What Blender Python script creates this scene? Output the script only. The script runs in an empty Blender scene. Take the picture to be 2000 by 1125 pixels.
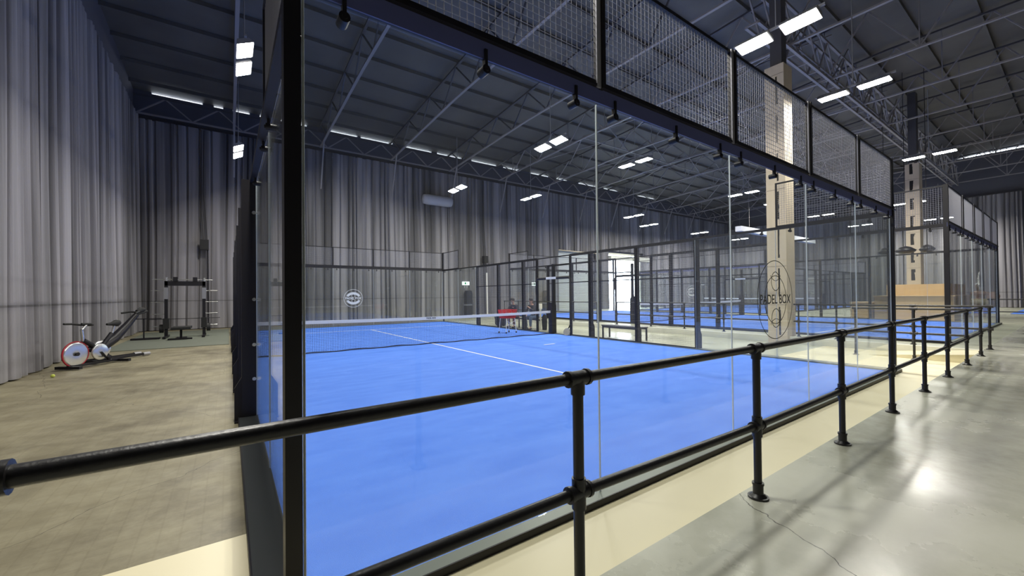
import bpy, bmesh, math, random
from mathutils import Vector, Matrix
random.seed(7)
S = bpy.context.scene
COL = S.collection
PI = math.pi

# ------------------------------------------------------------------ camera
CAMX = Vector((-0.2914, -2.1698, 1.5425))
YAW, PITCH, ROLL, FPX, PCX, PCY = 0.6223, 0.0098, -0.0095, 792.56, 1015.1, 568.76
fw = Vector((math.sin(YAW)*math.cos(PITCH), math.cos(YAW)*math.cos(PITCH), math.sin(PITCH)))
r0 = Vector((math.cos(YAW), -math.sin(YAW), 0)); u0 = r0.cross(fw)
RT = r0*math.cos(ROLL)+u0*math.sin(ROLL); UP = -r0*math.sin(ROLL)+u0*math.cos(ROLL)
cd = bpy.data.cameras.new('camera'); cam = bpy.data.objects.new('camera', cd); COL.objects.link(cam)
M3 = Matrix((RT, UP, -fw)).transposed()
cam.matrix_world = Matrix.Translation(CAMX) @ M3.to_4x4()
cd.sensor_width = 36; cd.lens = FPX/2000*36; cd.shift_x = -(PCX-1000)/2000; cd.shift_y = (PCY-562.5)/2000
cd.clip_start = 0.05; cd.clip_end = 300
S.camera = cam

# ------------------------------------------------------------------ world, exposure
W = bpy.data.worlds.new('world'); S.world = W; W.use_nodes = True
bg = W.node_tree.nodes['Background']; bg.inputs[0].default_value = (0.80, 0.88, 1.0, 1); bg.inputs[1].default_value = 22.0
S.view_settings.view_transform = 'Standard'; S.view_settings.look = 'None'
S.view_settings.exposure = 0.22; S.view_settings.gamma = 1.0
S.view_settings.use_curve_mapping = False
LAMP = 285.0       # strength of every floodlight lens

# ------------------------------------------------------------------ materials
def mat(name, color, rough=0.6, metal=0.0, spec=0.5, noise=None, bump=None, emit=None, coat=0):
    m = bpy.data.materials.new(name); m.use_nodes = True
    nt = m.node_tree; b = nt.nodes['Principled BSDF']
    b.inputs['Base Color'].default_value = (*color, 1); b.inputs['Roughness'].default_value = rough
    b.inputs['Metallic'].default_value = metal; b.inputs['Specular IOR Level'].default_value = spec
    if coat: b.inputs['Coat Weight'].default_value = coat; b.inputs['Coat Roughness'].default_value = 0.1
    tc = nt.nodes.new('ShaderNodeTexCoord')
    if noise:   # (scale, colour2, detail, contrast, xyz scale)
        sc, c2, det, con, xyz = noise
        mp = nt.nodes.new('ShaderNodeMapping'); mp.inputs['Scale'].default_value = xyz
        nt.links.new(tc.outputs['Object'], mp.inputs[0])
        n = nt.nodes.new('ShaderNodeTexNoise'); n.inputs['Scale'].default_value = sc; n.inputs['Detail'].default_value = det
        nt.links.new(mp.outputs[0], n.inputs['Vector'])
        r = nt.nodes.new('ShaderNodeMapRange'); r.inputs[1].default_value = 0.5-con; r.inputs[2].default_value = 0.5+con
        nt.links.new(n.outputs[0], r.inputs[0])
        mx = nt.nodes.new('ShaderNodeMix'); mx.data_type = 'RGBA'
        mx.inputs[6].default_value = (*color, 1); mx.inputs[7].default_value = (*c2, 1)
        nt.links.new(r.outputs[0], mx.inputs[0]); nt.links.new(mx.outputs[2], b.inputs['Base Color'])
    if bump:
        sc, st, xyz = bump
        mp = nt.nodes.new('ShaderNodeMapping'); mp.inputs['Scale'].default_value = xyz
        nt.links.new(tc.outputs['Object'], mp.inputs[0])
        n = nt.nodes.new('ShaderNodeTexNoise'); n.inputs['Scale'].default_value = sc; n.inputs['Detail'].default_value = 4
        nt.links.new(mp.outputs[0], n.inputs['Vector'])
        bp = nt.nodes.new('ShaderNodeBump'); bp.inputs['Strength'].default_value = st; bp.inputs['Distance'].default_value = 0.02
        nt.links.new(n.outputs[0], bp.inputs['Height']); nt.links.new(bp.outputs[0], b.inputs['Normal'])
    if emit:
        b.inputs['Emission Color'].default_value = (*emit[0], 1); b.inputs['Emission Strength'].default_value = emit[1]
    return m

def glass_mat(name, tint, refl=1.0):
    m = bpy.data.materials.new(name); m.use_nodes = True; nt = m.node_tree; nt.nodes.clear()
    o = nt.nodes.new('ShaderNodeOutputMaterial'); mx = nt.nodes.new('ShaderNodeMixShader')
    t = nt.nodes.new('ShaderNodeBsdfTransparent'); t.inputs[0].default_value = (*tint, 1)
    g = nt.nodes.new('ShaderNodeBsdfGlossy'); g.inputs['Roughness'].default_value = 0.0; g.inputs[0].default_value = (refl, refl, refl, 1)
    # Schlick reflectance of a thin pane, the same from both sides
    ge = nt.nodes.new('ShaderNodeNewGeometry'); dt = nt.nodes.new('ShaderNodeVectorMath'); dt.operation = 'DOT_PRODUCT'
    nt.links.new(ge.outputs['Normal'], dt.inputs[0]); nt.links.new(ge.outputs['Incoming'], dt.inputs[1])
    ab = nt.nodes.new('ShaderNodeMath'); ab.operation = 'ABSOLUTE'; nt.links.new(dt.outputs['Value'], ab.inputs[0])
    on = nt.nodes.new('ShaderNodeMath'); on.operation = 'SUBTRACT'; on.inputs[0].default_value = 1.0; nt.links.new(ab.outputs[0], on.inputs[1])
    pw = nt.nodes.new('ShaderNodeMath'); pw.operation = 'POWER'; pw.inputs[1].default_value = 5.0; nt.links.new(on.outputs[0], pw.inputs[0])
    ma = nt.nodes.new('ShaderNodeMath'); ma.operation = 'MULTIPLY_ADD'; ma.inputs[1].default_value = 0.60; ma.inputs[2].default_value = 0.04; nt.links.new(pw.outputs[0], ma.inputs[0])
    nt.links.new(ma.outputs[0], mx.inputs[0]); nt.links.new(t.outputs[0], mx.inputs[1]); nt.links.new(g.outputs[0], mx.inputs[2])
    # a thin film of dust on the pane
    df = nt.nodes.new('ShaderNodeBsdfDiffuse'); df.inputs[0].default_value = (0.7, 0.72, 0.75, 1)
    m2 = nt.nodes.new('ShaderNodeMixShader'); m2.inputs[0].default_value = 0.022
    nt.links.new(mx.outputs[0], m2.inputs[1]); nt.links.new(df.outputs[0], m2.inputs[2])
    nt.links.new(m2.outputs[0], o.inputs[0]); return m

def lens_mat(name, color, st):
    m = bpy.data.materials.new(name); m.use_nodes = True; nt = m.node_tree; nt.nodes.clear()
    o = nt.nodes.new('ShaderNodeOutputMaterial'); e = nt.nodes.new('ShaderNodeEmission')
    e.inputs[0].default_value = (*color, 1); e.inputs[1].default_value = st
    nt.links.new(e.outputs[0], o.inputs[0]); return m

M = {}
M['black'] = mat('black powder coated steel', (0.010, 0.009, 0.013), 0.45, 0.0, 0.4)
M['rail'] = mat('matt black pipe', (0.014, 0.013, 0.014), 0.38, 0.0, 0.55, bump=(60, 0.08, (1, 1, 1)))
M['navy'] = mat('steel beam tinted by turf light', (0.10, 0.115, 0.29), 0.5, 0.0)  # blue light bounced off the turf is put into this face's colour
M['wire'] = mat('galvanised wire', (0.34, 0.34, 0.38), 0.45, 0.2)
M['glass'] = glass_mat('tempered glass', (0.955, 0.97, 0.965))
M['edge'] = mat('polished glass edge', (0.80, 0.85, 0.86), 0.3, 0.0, 0.8)
M['turf'] = mat('blue artificial turf', (0.052, 0.185, 0.76), 0.85, noise=(1.3, (0.085, 0.240, 0.84), 5, 0.22, (1, 3, 1)), bump=(260, 0.35, (1, 1, 1)))
M['white'] = mat('white line', (0.78, 0.78, 0.74), 0.7)
M['tape'] = mat('white net tape', (0.84, 0.83, 0.80), 0.6)
M['net'] = mat('black netting', (0.012, 0.012, 0.02), 0.7)
M['strip'] = mat('grey steel ground frame', (0.20, 0.225, 0.20), 0.45, 0.3)
M['sidech'] = mat('dark painted channel', (0.028, 0.032, 0.034), 0.5)
M['cream'] = mat('cream epoxy floor paint', (0.80, 0.73, 0.50), 0.40, noise=(0.7, (0.74, 0.67, 0.45), 4, 0.3, (1, 1, 1)))
M['concrete'] = None
M['curtain'] = None
M['roof'] = mat('dark corrugated roof sheet', (0.085, 0.078, 0.070), 0.7, 0.0, noise=(0.5, (0.135, 0.125, 0.11), 6, 0.25, (1, 1, 1)), bump=(1.2, 0.6, (1, 1, 1)))
M['steel'] = mat('grey painted roof steel', (0.27, 0.25, 0.25), 0.55, 0.1)
M['darksteel'] = mat('dark grey steel', (0.075, 0.072, 0.08), 0.55, 0.1)
M['wood'] = mat('pale plywood', (0.56, 0.47, 0.35), 0.55, noise=(2.2, (0.64, 0.54, 0.41), 5, 0.3, (6, 6, 0.5)))
M['wood2'] = mat('warm plywood counter', (0.60, 0.40, 0.18), 0.5, noise=(2.0, (0.68, 0.47, 0.23), 5, 0.3, (0.5, 0.5, 6)))
M['dark'] = mat('dark hollow board', (0.02, 0.018, 0.015), 0.8)
M['wallm'] = mat('dark wall', (0.10, 0.10, 0.12), 0.8)
M['mat'] = mat('grey green rubber mat', (0.13, 0.145, 0.115), 0.8, noise=(9, (0.155, 0.17, 0.135), 3, 0.3, (1, 1, 1)))
M['chrome'] = mat('brushed silver metal', (0.75, 0.75, 0.74), 0.22, 0.9)
M['red'] = mat('red plastic', (0.62, 0.03, 0.035), 0.45)
M['darkred'] = mat('dark red rim', (0.35, 0.015, 0.03), 0.4)
M['rubber'] = mat('black rubber', (0.015, 0.015, 0.015), 0.75)
M['shutter'] = mat('white roller shutter slats', (0.72, 0.76, 0.77), 0.5)
M['acw'] = mat('grey fabric duct', (0.42, 0.43, 0.50), 0.7)
M['sign'] = mat('lit exit sign', (0.6, 0.7, 0.65), 0.5, emit=((0.85, 1.0, 0.92), 2.2))
M['green'] = mat('sign green', (0.02, 0.30, 0.12), 0.5)
M['logo'] = mat('frosted vinyl', (0.62, 0.64, 0.64), 0.6)
M['logobacklit'] = mat('vinyl darkened as backlit', (0.10, 0.10, 0.10), 0.7)  # same vinyl as the far logos, its backlit shade put into the colour
M['skin'] = mat('skin', (0.42, 0.24, 0.16), 0.55)
M['hair'] = mat('dark hair', (0.02, 0.014, 0.01), 0.6)
M['jeans'] = mat('blue denim', (0.06, 0.10, 0.17), 0.85)
M['cloth'] = mat('black cloth', (0.015, 0.016, 0.022), 0.85)
M['maroon'] = mat('maroon cloth', (0.10, 0.035, 0.035), 0.85)
M['tan'] = mat('tan cloth', (0.28, 0.16, 0.07), 0.85)
M['towel'] = mat('cream towel', (0.70, 0.68, 0.58), 0.9)
M['ball'] = mat('yellow green ball felt', (0.55, 0.62, 0.12), 0.9)
M['orange'] = mat('orange paint', (0.50, 0.16, 0.06), 0.6)
M['peach'] = mat('peach paint', (0.55, 0.36, 0.26), 0.6)
M['blue'] = mat('blue paint', (0.10, 0.20, 0.55), 0.6)
M['lens'] = lens_mat('bright floodlight lens', (1.0, 0.965, 0.88), LAMP)
M['haus'] = mat('lamp housing', (0.30, 0.30, 0.32), 0.5, 0.4)
M['plinth'] = mat('white painted plinth', (0.68, 0.68, 0.60), 0.55)

def concrete(name, c1, c2, c3, rough, tiles=False):
    m = bpy.data.materials.new(name); m.use_nodes = True; nt = m.node_tree; b = nt.nodes['Principled BSDF']
    tc = nt.nodes.new('ShaderNodeTexCoord')
    n1 = nt.nodes.new('ShaderNodeTexNoise'); n1.inputs['Scale'].default_value = 0.45; n1.inputs['Detail'].default_value = 8; n1.inputs['Roughness'].default_value = 0.62
    n2 = nt.nodes.new('ShaderNodeTexNoise'); n2.inputs['Scale'].default_value = 2.6; n2.inputs['Detail'].default_value = 8; n2.inputs['Roughness'].default_value = 0.7
    for n in (n1, n2): nt.links.new(tc.outputs['Object'], n.inputs['Vector'])
    cr = nt.nodes.new('ShaderNodeValToRGB'); e = cr.color_ramp.elements
    e[0].position = 0.36; e[0].color = (*c1, 1); e[1].position = 0.62; e[1].color = (*c2, 1)
    nt.links.new(n1.outputs[0], cr.inputs[0])
    cr2 = nt.nodes.new('ShaderNodeValToRGB'); e = cr2.color_ramp.elements
    e[0].position = 0.42; e[0].color = (0, 0, 0, 1); e[1].position = 0.68; e[1].color = (1, 1, 1, 1)
    nt.links.new(n2.outputs[0], cr2.inputs[0])
    mx = nt.nodes.new('ShaderNodeMix'); mx.data_type = 'RGBA'; mx.inputs[7].default_value = (*c3, 1)
    mul = nt.nodes.new('ShaderNodeMath'); mul.operation = 'MULTIPLY'; mul.inputs[1].default_value = 0.55
    nt.links.new(cr2.outputs[0], mul.inputs[0]); nt.links.new(mul.outputs[0], mx.inputs[0]); nt.links.new(cr.outputs[0], mx.inputs[6])
    last = mx.outputs[2]
    # hairline cracks
    vo = nt.nodes.new('ShaderNodeTexVoronoi'); vo.feature = 'DISTANCE_TO_EDGE'; vo.inputs['Scale'].default_value = 0.28
    wn = nt.nodes.new('ShaderNodeTexNoise'); wn.inputs['Scale'].default_value = 1.5; wn.inputs['Detail'].default_value = 5
    nt.links.new(tc.outputs['Object'], wn.inputs['Vector'])
    va = nt.nodes.new('ShaderNodeMix'); va.data_type = 'RGBA'; va.inputs[0].default_value = 0.25
    nt.links.new(tc.outputs['Object'], va.inputs[6]); nt.links.new(wn.outputs['Color'], va.inputs[7]); nt.links.new(va.outputs[2], vo.inputs['Vector'])
    lt = nt.nodes.new('ShaderNodeMath'); lt.operation = 'LESS_THAN'; lt.inputs[1].default_value = 0.0004
    nt.links.new(vo.outputs[0], lt.inputs[0])
    m2 = nt.nodes.new('ShaderNodeMix'); m2.data_type = 'RGBA'; m2.inputs[7].default_value = (c1[0]*0.35, c1[1]*0.35, c1[2]*0.35, 1)
    nt.links.new(lt.outputs[0], m2.inputs[0]); nt.links.new(last, m2.inputs[6]); last = m2.outputs[2]
    if tiles:
        br = nt.nodes.new('ShaderNodeTexBrick'); br.inputs['Scale'].default_value = 1.0
        br.inputs['Brick Width'].default_value = 0.22; br.inputs['Row Height'].default_value = 0.11; br.inputs['Mortar Size'].default_value = 0.006
        br.inputs['Color1'].default_value = (1, 1, 1, 1); br.inputs['Color2'].default_value = (0.94, 0.94, 0.94, 1); br.inputs['Mortar'].default_value = (0.90, 0.89, 0.87, 1)
        mp = nt.nodes.new('ShaderNodeMapping'); mp.inputs['Rotation'].default_value = (0, 0, PI/2)
        nt.links.new(tc.outputs['Object'], mp.inputs[0]); nt.links.new(mp.outputs[0], br.inputs['Vector'])
        m3 = nt.nodes.new('ShaderNodeMix'); m3.data_type = 'RGBA'; m3.blend_type = 'MULTIPLY'; m3.inputs[0].default_value = 1.0
        nt.links.new(last, m3.inputs[6]); nt.links.new(br.outputs['Color'], m3.inputs[7]); last = m3.outputs[2]
    nt.links.new(last, b.inputs['Base Color'])
    rr = nt.nodes.new('ShaderNodeMapRange'); rr.inputs[1].default_value = 0.35; rr.inputs[2].default_value = 0.65
    rr.inputs[3].default_value = rough-0.10; rr.inputs[4].default_value = rough+0.12
    nt.links.new(n1.outputs[0], rr.inputs[0]); nt.links.new(rr.outputs[0], b.inputs['Roughness'])
    bp = nt.nodes.new('ShaderNodeBump'); bp.inputs['Strength'].default_value = 0.12; bp.inputs['Distance'].default_value = 0.01
    nt.links.new(n2.outputs[0], bp.inputs['Height']); nt.links.new(bp.outputs[0], b.inputs['Normal'])
    return m
M['concrete'] = concrete('worn brown concrete', (0.13, 0.11, 0.065), (0.27, 0.24, 0.15), (0.38, 0.35, 0.24), 0.55, tiles=True)
M['polished'] = concrete('polished grey concrete', (0.30, 0.30, 0.235), (0.56, 0.56, 0.46), (0.62, 0.62, 0.53), 0.20)
M['aisle'] = concrete('grey green concrete aisle', (0.30, 0.31, 0.235), (0.42, 0.43, 0.33), (0.47, 0.48, 0.38), 0.36)

def curtain_mat():
    m = mat('grey curtain fabric', (0.205, 0.197, 0.210), 0.9, bump=(35, 0.15, (1, 1, 0.3)))
    nt = m.node_tree; b = nt.nodes['Principled BSDF']; tc = nt.nodes['Texture Coordinate']
    sp = nt.nodes.new('ShaderNodeSeparateXYZ'); nt.links.new(tc.outputs['Object'], sp.inputs[0])
    mu = nt.nodes.new('ShaderNodeMath'); mu.operation = 'COMPARE'; mu.inputs[1].default_value = 1.42; mu.inputs[2].default_value = 0.022
    nt.links.new(sp.outputs[2], mu.inputs[0])
    mx = nt.nodes.new('ShaderNodeMix'); mx.data_type = 'RGBA'; mx.inputs[6].default_value = (0.205, 0.197, 0.210, 1); mx.inputs[7].default_value = (0.12, 0.115, 0.12, 1)
    nt.links.new(mu.outputs[0], mx.inputs[0]); nt.links.new(mx.outputs[2], b.inputs['Base Color'])
    b.inputs['Sheen Weight'].default_value = 0.15
    mp = nt.nodes.new('ShaderNodeMapping'); mp.inputs['Scale'].default_value = (2.1, 2.1, 0.05); nt.links.new(tc.outputs['Object'], mp.inputs[0])
    nz = nt.nodes.new('ShaderNodeTexNoise'); nz.inputs['Scale'].default_value = 1.0; nz.inputs['Detail'].default_value = 4; nt.links.new(mp.outputs[0], nz.inputs[0])
    mr = nt.nodes.new('ShaderNodeMapRange'); mr.inputs[1].default_value = 0.38; mr.inputs[2].default_value = 0.62; mr.inputs[3].default_value = 0.42; mr.inputs[4].default_value = 1.38; nt.links.new(nz.outputs[0], mr.inputs[0])
    vm = nt.nodes.new('ShaderNodeVectorMath'); vm.operation = 'SCALE'; nt.links.new(mx.outputs[2], vm.inputs[0]); nt.links.new(mr.outputs[0], vm.inputs['Scale']); nt.links.new(vm.outputs[0], b.inputs['Base Color'])
    return m
M['curtain'] = curtain_mat()

# ------------------------------------------------------------------ mesh helpers
class MB:
    def __init__(s): s.v = []; s.f = []; s.sm = []; s.mi = []
    def add(s, vs, fs, smooth=False, mi=0):
        b = len(s.v); s.v += [tuple(v) for v in vs]; s.f += [tuple(i+b for i in f) for f in fs]
        s.sm += [smooth]*len(fs); s.mi += [mi]*len(fs); return s
    def box(s, x0, x1, y0, y1, z0, z1, mi=0):
        return s.add([(x0,y0,z0),(x1,y0,z0),(x1,y1,z0),(x0,y1,z0),(x0,y0,z1),(x1,y0,z1),(x1,y1,z1),(x0,y1,z1)],
            [(0,3,2,1),(4,5,6,7),(0,1,5,4),(1,2,6,5),(2,3,7,6),(3,0,4,7)], False, mi)
    def bar(s, a, b, w, h=None, up=(0,0,1), mi=0):
        a = Vector(a); b = Vector(b); h = h or w; d = (b-a).normalized(); up = Vector(up)
        if abs(d.dot(up)) > 0.97: up = Vector((1,0,0))
        x = d.cross(up).normalized()*w/2; z = x.cross(d).normalized()*h/2
        vs = [a-x-z, a+x-z, a+x+z, a-x+z, b-x-z, b+x-z, b+x+z, b-x+z]
        return s.add(vs, [(0,1,2,3),(4,7,6,5),(0,4,5,1),(1,5,6,2),(2,6,7,3),(3,7,4,0)], False, mi)
    def tube(s, a, b, r, r2=None, n=12, cap=True, mi=0):
        a = Vector(a); b = Vector(b); r2 = r if r2 is None else r2; d = (b-a).normalized()
        up = Vector((0,0,1)) if abs(d.z) < 0.95 else Vector((1,0,0))
        x = d.cross(up).normalized(); y = d.cross(x)
        ring = [x*math.cos(2*PI*i/n)+y*math.sin(2*PI*i/n) for i in range(n)]
        vs = [a+q*r for q in ring]+[b+q*r2 for q in ring]
        s.add(vs, [(i, i+n, (i+1)%n+n, (i+1)%n) for i in range(n)], True, mi)
        if cap:
            s.add(vs[:n], [tuple(range(n))], False, mi); s.add(vs[n:], [tuple(reversed(range(n)))], False, mi)
        return s
    def path(s, pts, r, n=10, mi=0):
        pts = [Vector(p) for p in pts]; L = len(pts); rings = []
        px = None
        for i, p in enumerate(pts):
            d = (pts[min(i+1, L-1)]-pts[max(i-1, 0)]).normalized()
            if px is None:
                up = Vector((0,0,1)) if abs(d.z) < 0.9 else Vector((1,0,0)); px = d.cross(up).normalized()
            px = (px-d*px.dot(d)).normalized(); y = d.cross(px)
            rr = r[i] if isinstance(r, (list, tuple)) else r
            rings.append([p+(px*math.cos(2*PI*k/n)+y*math.sin(2*PI*k/n))*rr for k in range(n)])
        vs = [q for rg in rings for q in rg]; fs = []
        for i in range(L-1):
            for k in range(n): fs.append((i*n+k, i*n+(k+1)%n, (i+1)*n+(k+1)%n, (i+1)*n+k))
        s.add(vs, fs, True, mi); s.add(rings[0], [tuple(reversed(range(n)))], False, mi); s.add(rings[-1], [tuple(range(n))], False, mi)
        return s
    def lathe(s, c, prof, n=16, axis=2, mi=0, scale=(1,1,1)):
        c = Vector(c); vs = []
        for r, h in prof:
            for k in range(n):
                a = 2*PI*k/n; q = [r*math.cos(a), r*math.sin(a), h]
                if axis == 0: q = [h, r*math.cos(a), r*math.sin(a)]
                if axis == 1: q = [r*math.sin(a), h, r*math.cos(a)]
                vs.append(c+Vector((q[0]*scale[0], q[1]*scale[1], q[2]*scale[2])))
        fs = [(i*n+k, i*n+(k+1)%n, (i+1)*n+(k+1)%n, (i+1)*n+k) for i in range(len(prof)-1) for k in range(n)]
        s.add(vs, fs, True, mi); L = len(prof)
        s.add(vs[:n], [tuple(reversed(range(n)))], False, mi); s.add(vs[(L-1)*n:], [tuple(range(n))], False, mi)
        return s
    def ball(s, c, r, n=12, mi=0, scale=(1,1,1)):
        return s.lathe(c, [(r*math.sin(PI*(i+0.02)/(n*1.0+0.04))+1e-5, -r*math.cos(PI*i/n)) for i in range(n+1)], n*2, 2, mi, scale)
    def prism(s, pts, a, b, axis='y', mi=0):
        n = len(pts)
        def P(p, t):
            return (p[0], t, p[1]) if axis == 'y' else ((t, p[0], p[1]) if axis == 'x' else (p[0], p[1], t))
        vs = [P(p, a) for p in pts]+[P(p, b) for p in pts]
        fs = [tuple(range(n)), tuple(reversed(range(n, 2*n)))]+[(i, i+n, (i+1)%n+n, (i+1)%n) for i in range(n)]
        return s.add(vs, fs, False, mi)
    def build(s, name, m, parent=None):
        me = bpy.data.meshes.new(name); me.from_pydata(s.v, [], s.f)
        ms = m if isinstance(m, (list, tuple)) else [m]
        for q in ms: me.materials.append(M[q] if isinstance(q, str) else q)
        me.polygons.foreach_set('use_smooth', s.sm); me.polygons.foreach_set('material_index', s.mi)
        me.validate(); me.update()
        if len(s.v) < 60000:
            bm = bmesh.new(); bm.from_mesh(me); bmesh.ops.recalc_face_normals(bm, faces=bm.faces); bm.to_mesh(me); bm.free()
        o = bpy.data.objects.new(name, me); COL.objects.link(o)
        if parent: o.parent = parent
        return o

def tag(o, label, cat, group=None, kind=None):
    o['label'] = label; o['category'] = cat
    if group: o['group'] = group
    if kind: o['kind'] = kind
    return o
def empty(name, label, cat, loc=(0,0,0), rz=0, group=None):
    o = bpy.data.objects.new(name, None); COL.objects.link(o); o.location = loc; o.rotation_euler = (0, 0, rz)
    o.empty_display_size = 0.2
    return tag(o, label, cat, group)
def struct(mb, name, m, label=None):
    o = mb.build(name, m); o['kind'] = 'structure'
    if label: o['label'] = label
    return o
KIDS = {}
def kids(o): return [c for c in COL.objects if c.parent == o]
def copy_tree(o, index, parent=None):
    c = o.copy(); COL.objects.link(c)
    if parent: c.parent = parent
    for ch in index.get(o.name, []): copy_tree(ch, index, c)
    return c
def child_index():
    d = {}
    for c in list(COL.objects):
        if c.parent: d.setdefault(c.parent.name, []).append(c)
    return d
def text_mesh(body, size, name, m, parent, loc, rot, depth=0.002, font_w=0.0):
    cu = bpy.data.curves.new('t', 'FONT'); cu.body = body; cu.size = size; cu.extrude = depth; cu.align_x = 'CENTER'; cu.align_y = 'CENTER'; cu.offset = font_w
    t = bpy.data.objects.new('t', cu); COL.objects.link(t)
    bpy.context.view_layer.update()
    me = bpy.data.meshes.new_from_object(t.evaluated_get(bpy.context.evaluated_depsgraph_get()))
    bpy.data.objects.remove(t); me.name = name
    me.materials.clear(); me.materials.append(M[m])
    o = bpy.data.objects.new(name, me); COL.objects.link(o); o.parent = parent; o.location = loc; o.rotation_euler = rot
    return o
ORD = ['first','second','third','fourth','fifth','sixth','seventh','eighth','ninth','tenth','eleventh','twelfth','thirteenth','fourteenth','fifteenth']

# ================================================================== SETTING
PZ = 0.20                      # level of the raised walkway and of the further courts
XL, XR, YB, YF = -3.95, 50.4, 23.95, -13.0
f = MB(); f.box(XL, 13.6, -0.80, YB, -0.12, 0.0); struct(f, 'floor', 'concrete', 'worn concrete floor around the nearest court')
f = MB(); f.box(XL, XR, YF, -0.80, -0.12, PZ); struct(f, 'floor', 'polished', 'polished concrete walkway in the foreground')
f = MB(); f.box(13.6, XR, -0.80, YB, -0.12, PZ-0.002); f.box(13.56, 13.75, -0.798, YB, 0.0, PZ, 1); struct(f, 'floor', ['aisle', 'plinth'], 'raised floor carrying the further courts')
f = MB(); f.box(XL, 13.56, -0.799, 1.04, 0.0, 0.004); f.box(10.25, 13.56, 1.04, 2.2, 0.0, 0.004); struct(f, 'floor', 'cream', 'cream painted strip of floor around the court')
f = MB(); f.box(10.25, 13.56, 2.2, YB, 0.0, 0.003); struct(f, 'floor', 'aisle', 'grey green aisle floor right of the nearest court')
# ramp in the aisle: down from the walkway along +y
f = MB(); f.prism([(-0.80, 0.0), (-0.80, PZ), (0.95, 0.006), (0.95, 0.0)], 12.42, 13.56, 'x'); struct(f, 'floor', 'cream', 'small cream ramp down from the walkway')

# walls
def wallbox(name, parts, m='wallm'):
    w = MB()
    for p in parts: w.box(*p)
    return struct(w, name, m)
WT = 11.415
wallbox('wall_left', [(XL-0.2, XL, YF, YB+0.2, 0, 12.8)])
wallbox('wall_right', [(XR, XR+0.2, YF, YB+0.2, 0, 12.8)])
wallbox('wall_front', [(XL, XR, YF-0.2, YF, 0, 13.4)])
DX0, DX1, DZ = 28.6, 33.2, 5.3          # open doorway with daylight
SX0, SX1 = 22.3, 26.5                   # closed shutter
wallbox('wall_back', [(XL, DX0, YB, YB+0.2, 0, WT), (DX1, XR, YB, YB+0.2, 0, WT), (DX0, DX1, YB, YB+0.2, DZ, WT)])
# blockers in the daylight slot between the back wall and the roof
f = MB(); x = XL
slots = [(-3.3, -1.35), (-0.9, -0.5), (-0.1, 0.65), (1.1, 1.25), (2.6, 3.4), (4.6, 6.2), (6.4, 8.4), (9.2, 11.1), (11.5, 13.4), (14.2, 16.4), (17.0, 18.6), (19.6, 21.6), (22.4, 23.6), (25.0, 27.4), (28.2, 30.2), (33.0, 36.0)]
for a, b in slots+[(XR, XR)]:
    if a > x: f.box(x, a, YB, YB+0.2, WT, 11.75)
    x = b
struct(f, 'wall_back', 'wallm')

# roof: rises from the back wall to y=3, then level
def roofz(y): return 11.50+(YB-y)/(YB-3.0)*1.4 if y > 3 else 12.9
f = MB(); ys = [YB+0.2, 3.0, YF-0.2]
n = 0
f.add([(XL-0.2, ys[0], roofz(ys[0])), (XR+0.2, ys[0], roofz(ys[0])), (XR+0.2, 3, 12.9), (XL-0.2, 3, 12.9), (XR+0.2, ys[2], 12.9), (XL-0.2, ys[2], 12.9)], [(0,1,2,3), (3,2,4,5)])
f.add([(XL-0.2, ys[0], roofz(ys[0])+0.1), (XR+0.2, ys[0], roofz(ys[0])+0.1), (XR+0.2, 3, 13.0), (XL-0.2, 3, 13.0), (XR+0.2, ys[2], 13.0), (XL-0.2, ys[2], 13.0)], [(0,3,2,1), (3,5,4,2)])
ceil = struct(f, 'ceiling', 'roof')
yy = 22.9
while yy > YF:
    MB().box(XL, XR, yy-0.03, yy+0.03, roofz(yy)-0.16, roofz(yy)-0.01).build('purlin', 'roof', ceil); yy -= 1.75

# roller shutter and doorway in the back wall
f = MB()
k = 0; z = 0.0
while z < 5.35:
    f.prism([(YB-0.02, z), (YB-0.09, z+0.02), (YB-0.09, z+0.09), (YB-0.02, z+0.11)], SX0, SX1, 'x'); z += 0.115
sh = struct(f, 'door_1', 'shutter', 'closed white slatted roller shutter')
MB().box(SX0-0.12, SX0, YB-0.14, YB, 0, 5.4).box(SX1, SX1+0.12, YB-0.14, YB, 0, 5.4).build('guide_rail', 'darksteel', sh)
f = MB(); f.box(DX0-0.15, DX0, YB-0.1, YB+0.22, 0, DZ+0.15).box(DX1, DX1+0.15, YB-0.1, YB+0.22, 0, DZ+0.15).box(DX0-0.15, DX1+0.15, YB-0.1, YB+0.22, DZ, DZ+0.15)
dr = struct(f, 'door_2', 'plinth', 'open doorway letting in daylight')
MB().box(DX0-0.1, DX1+1.4, YB-0.55, YB-0.12, 4.75, 5.15).build('shutter_box', 'plinth', dr)
f = MB(); f.box(20, 44, YB+0.2, YB+14, -0.2, -0.02); struct(f, 'floor', 'plinth', 'sunlit yard outside the doorway')

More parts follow.
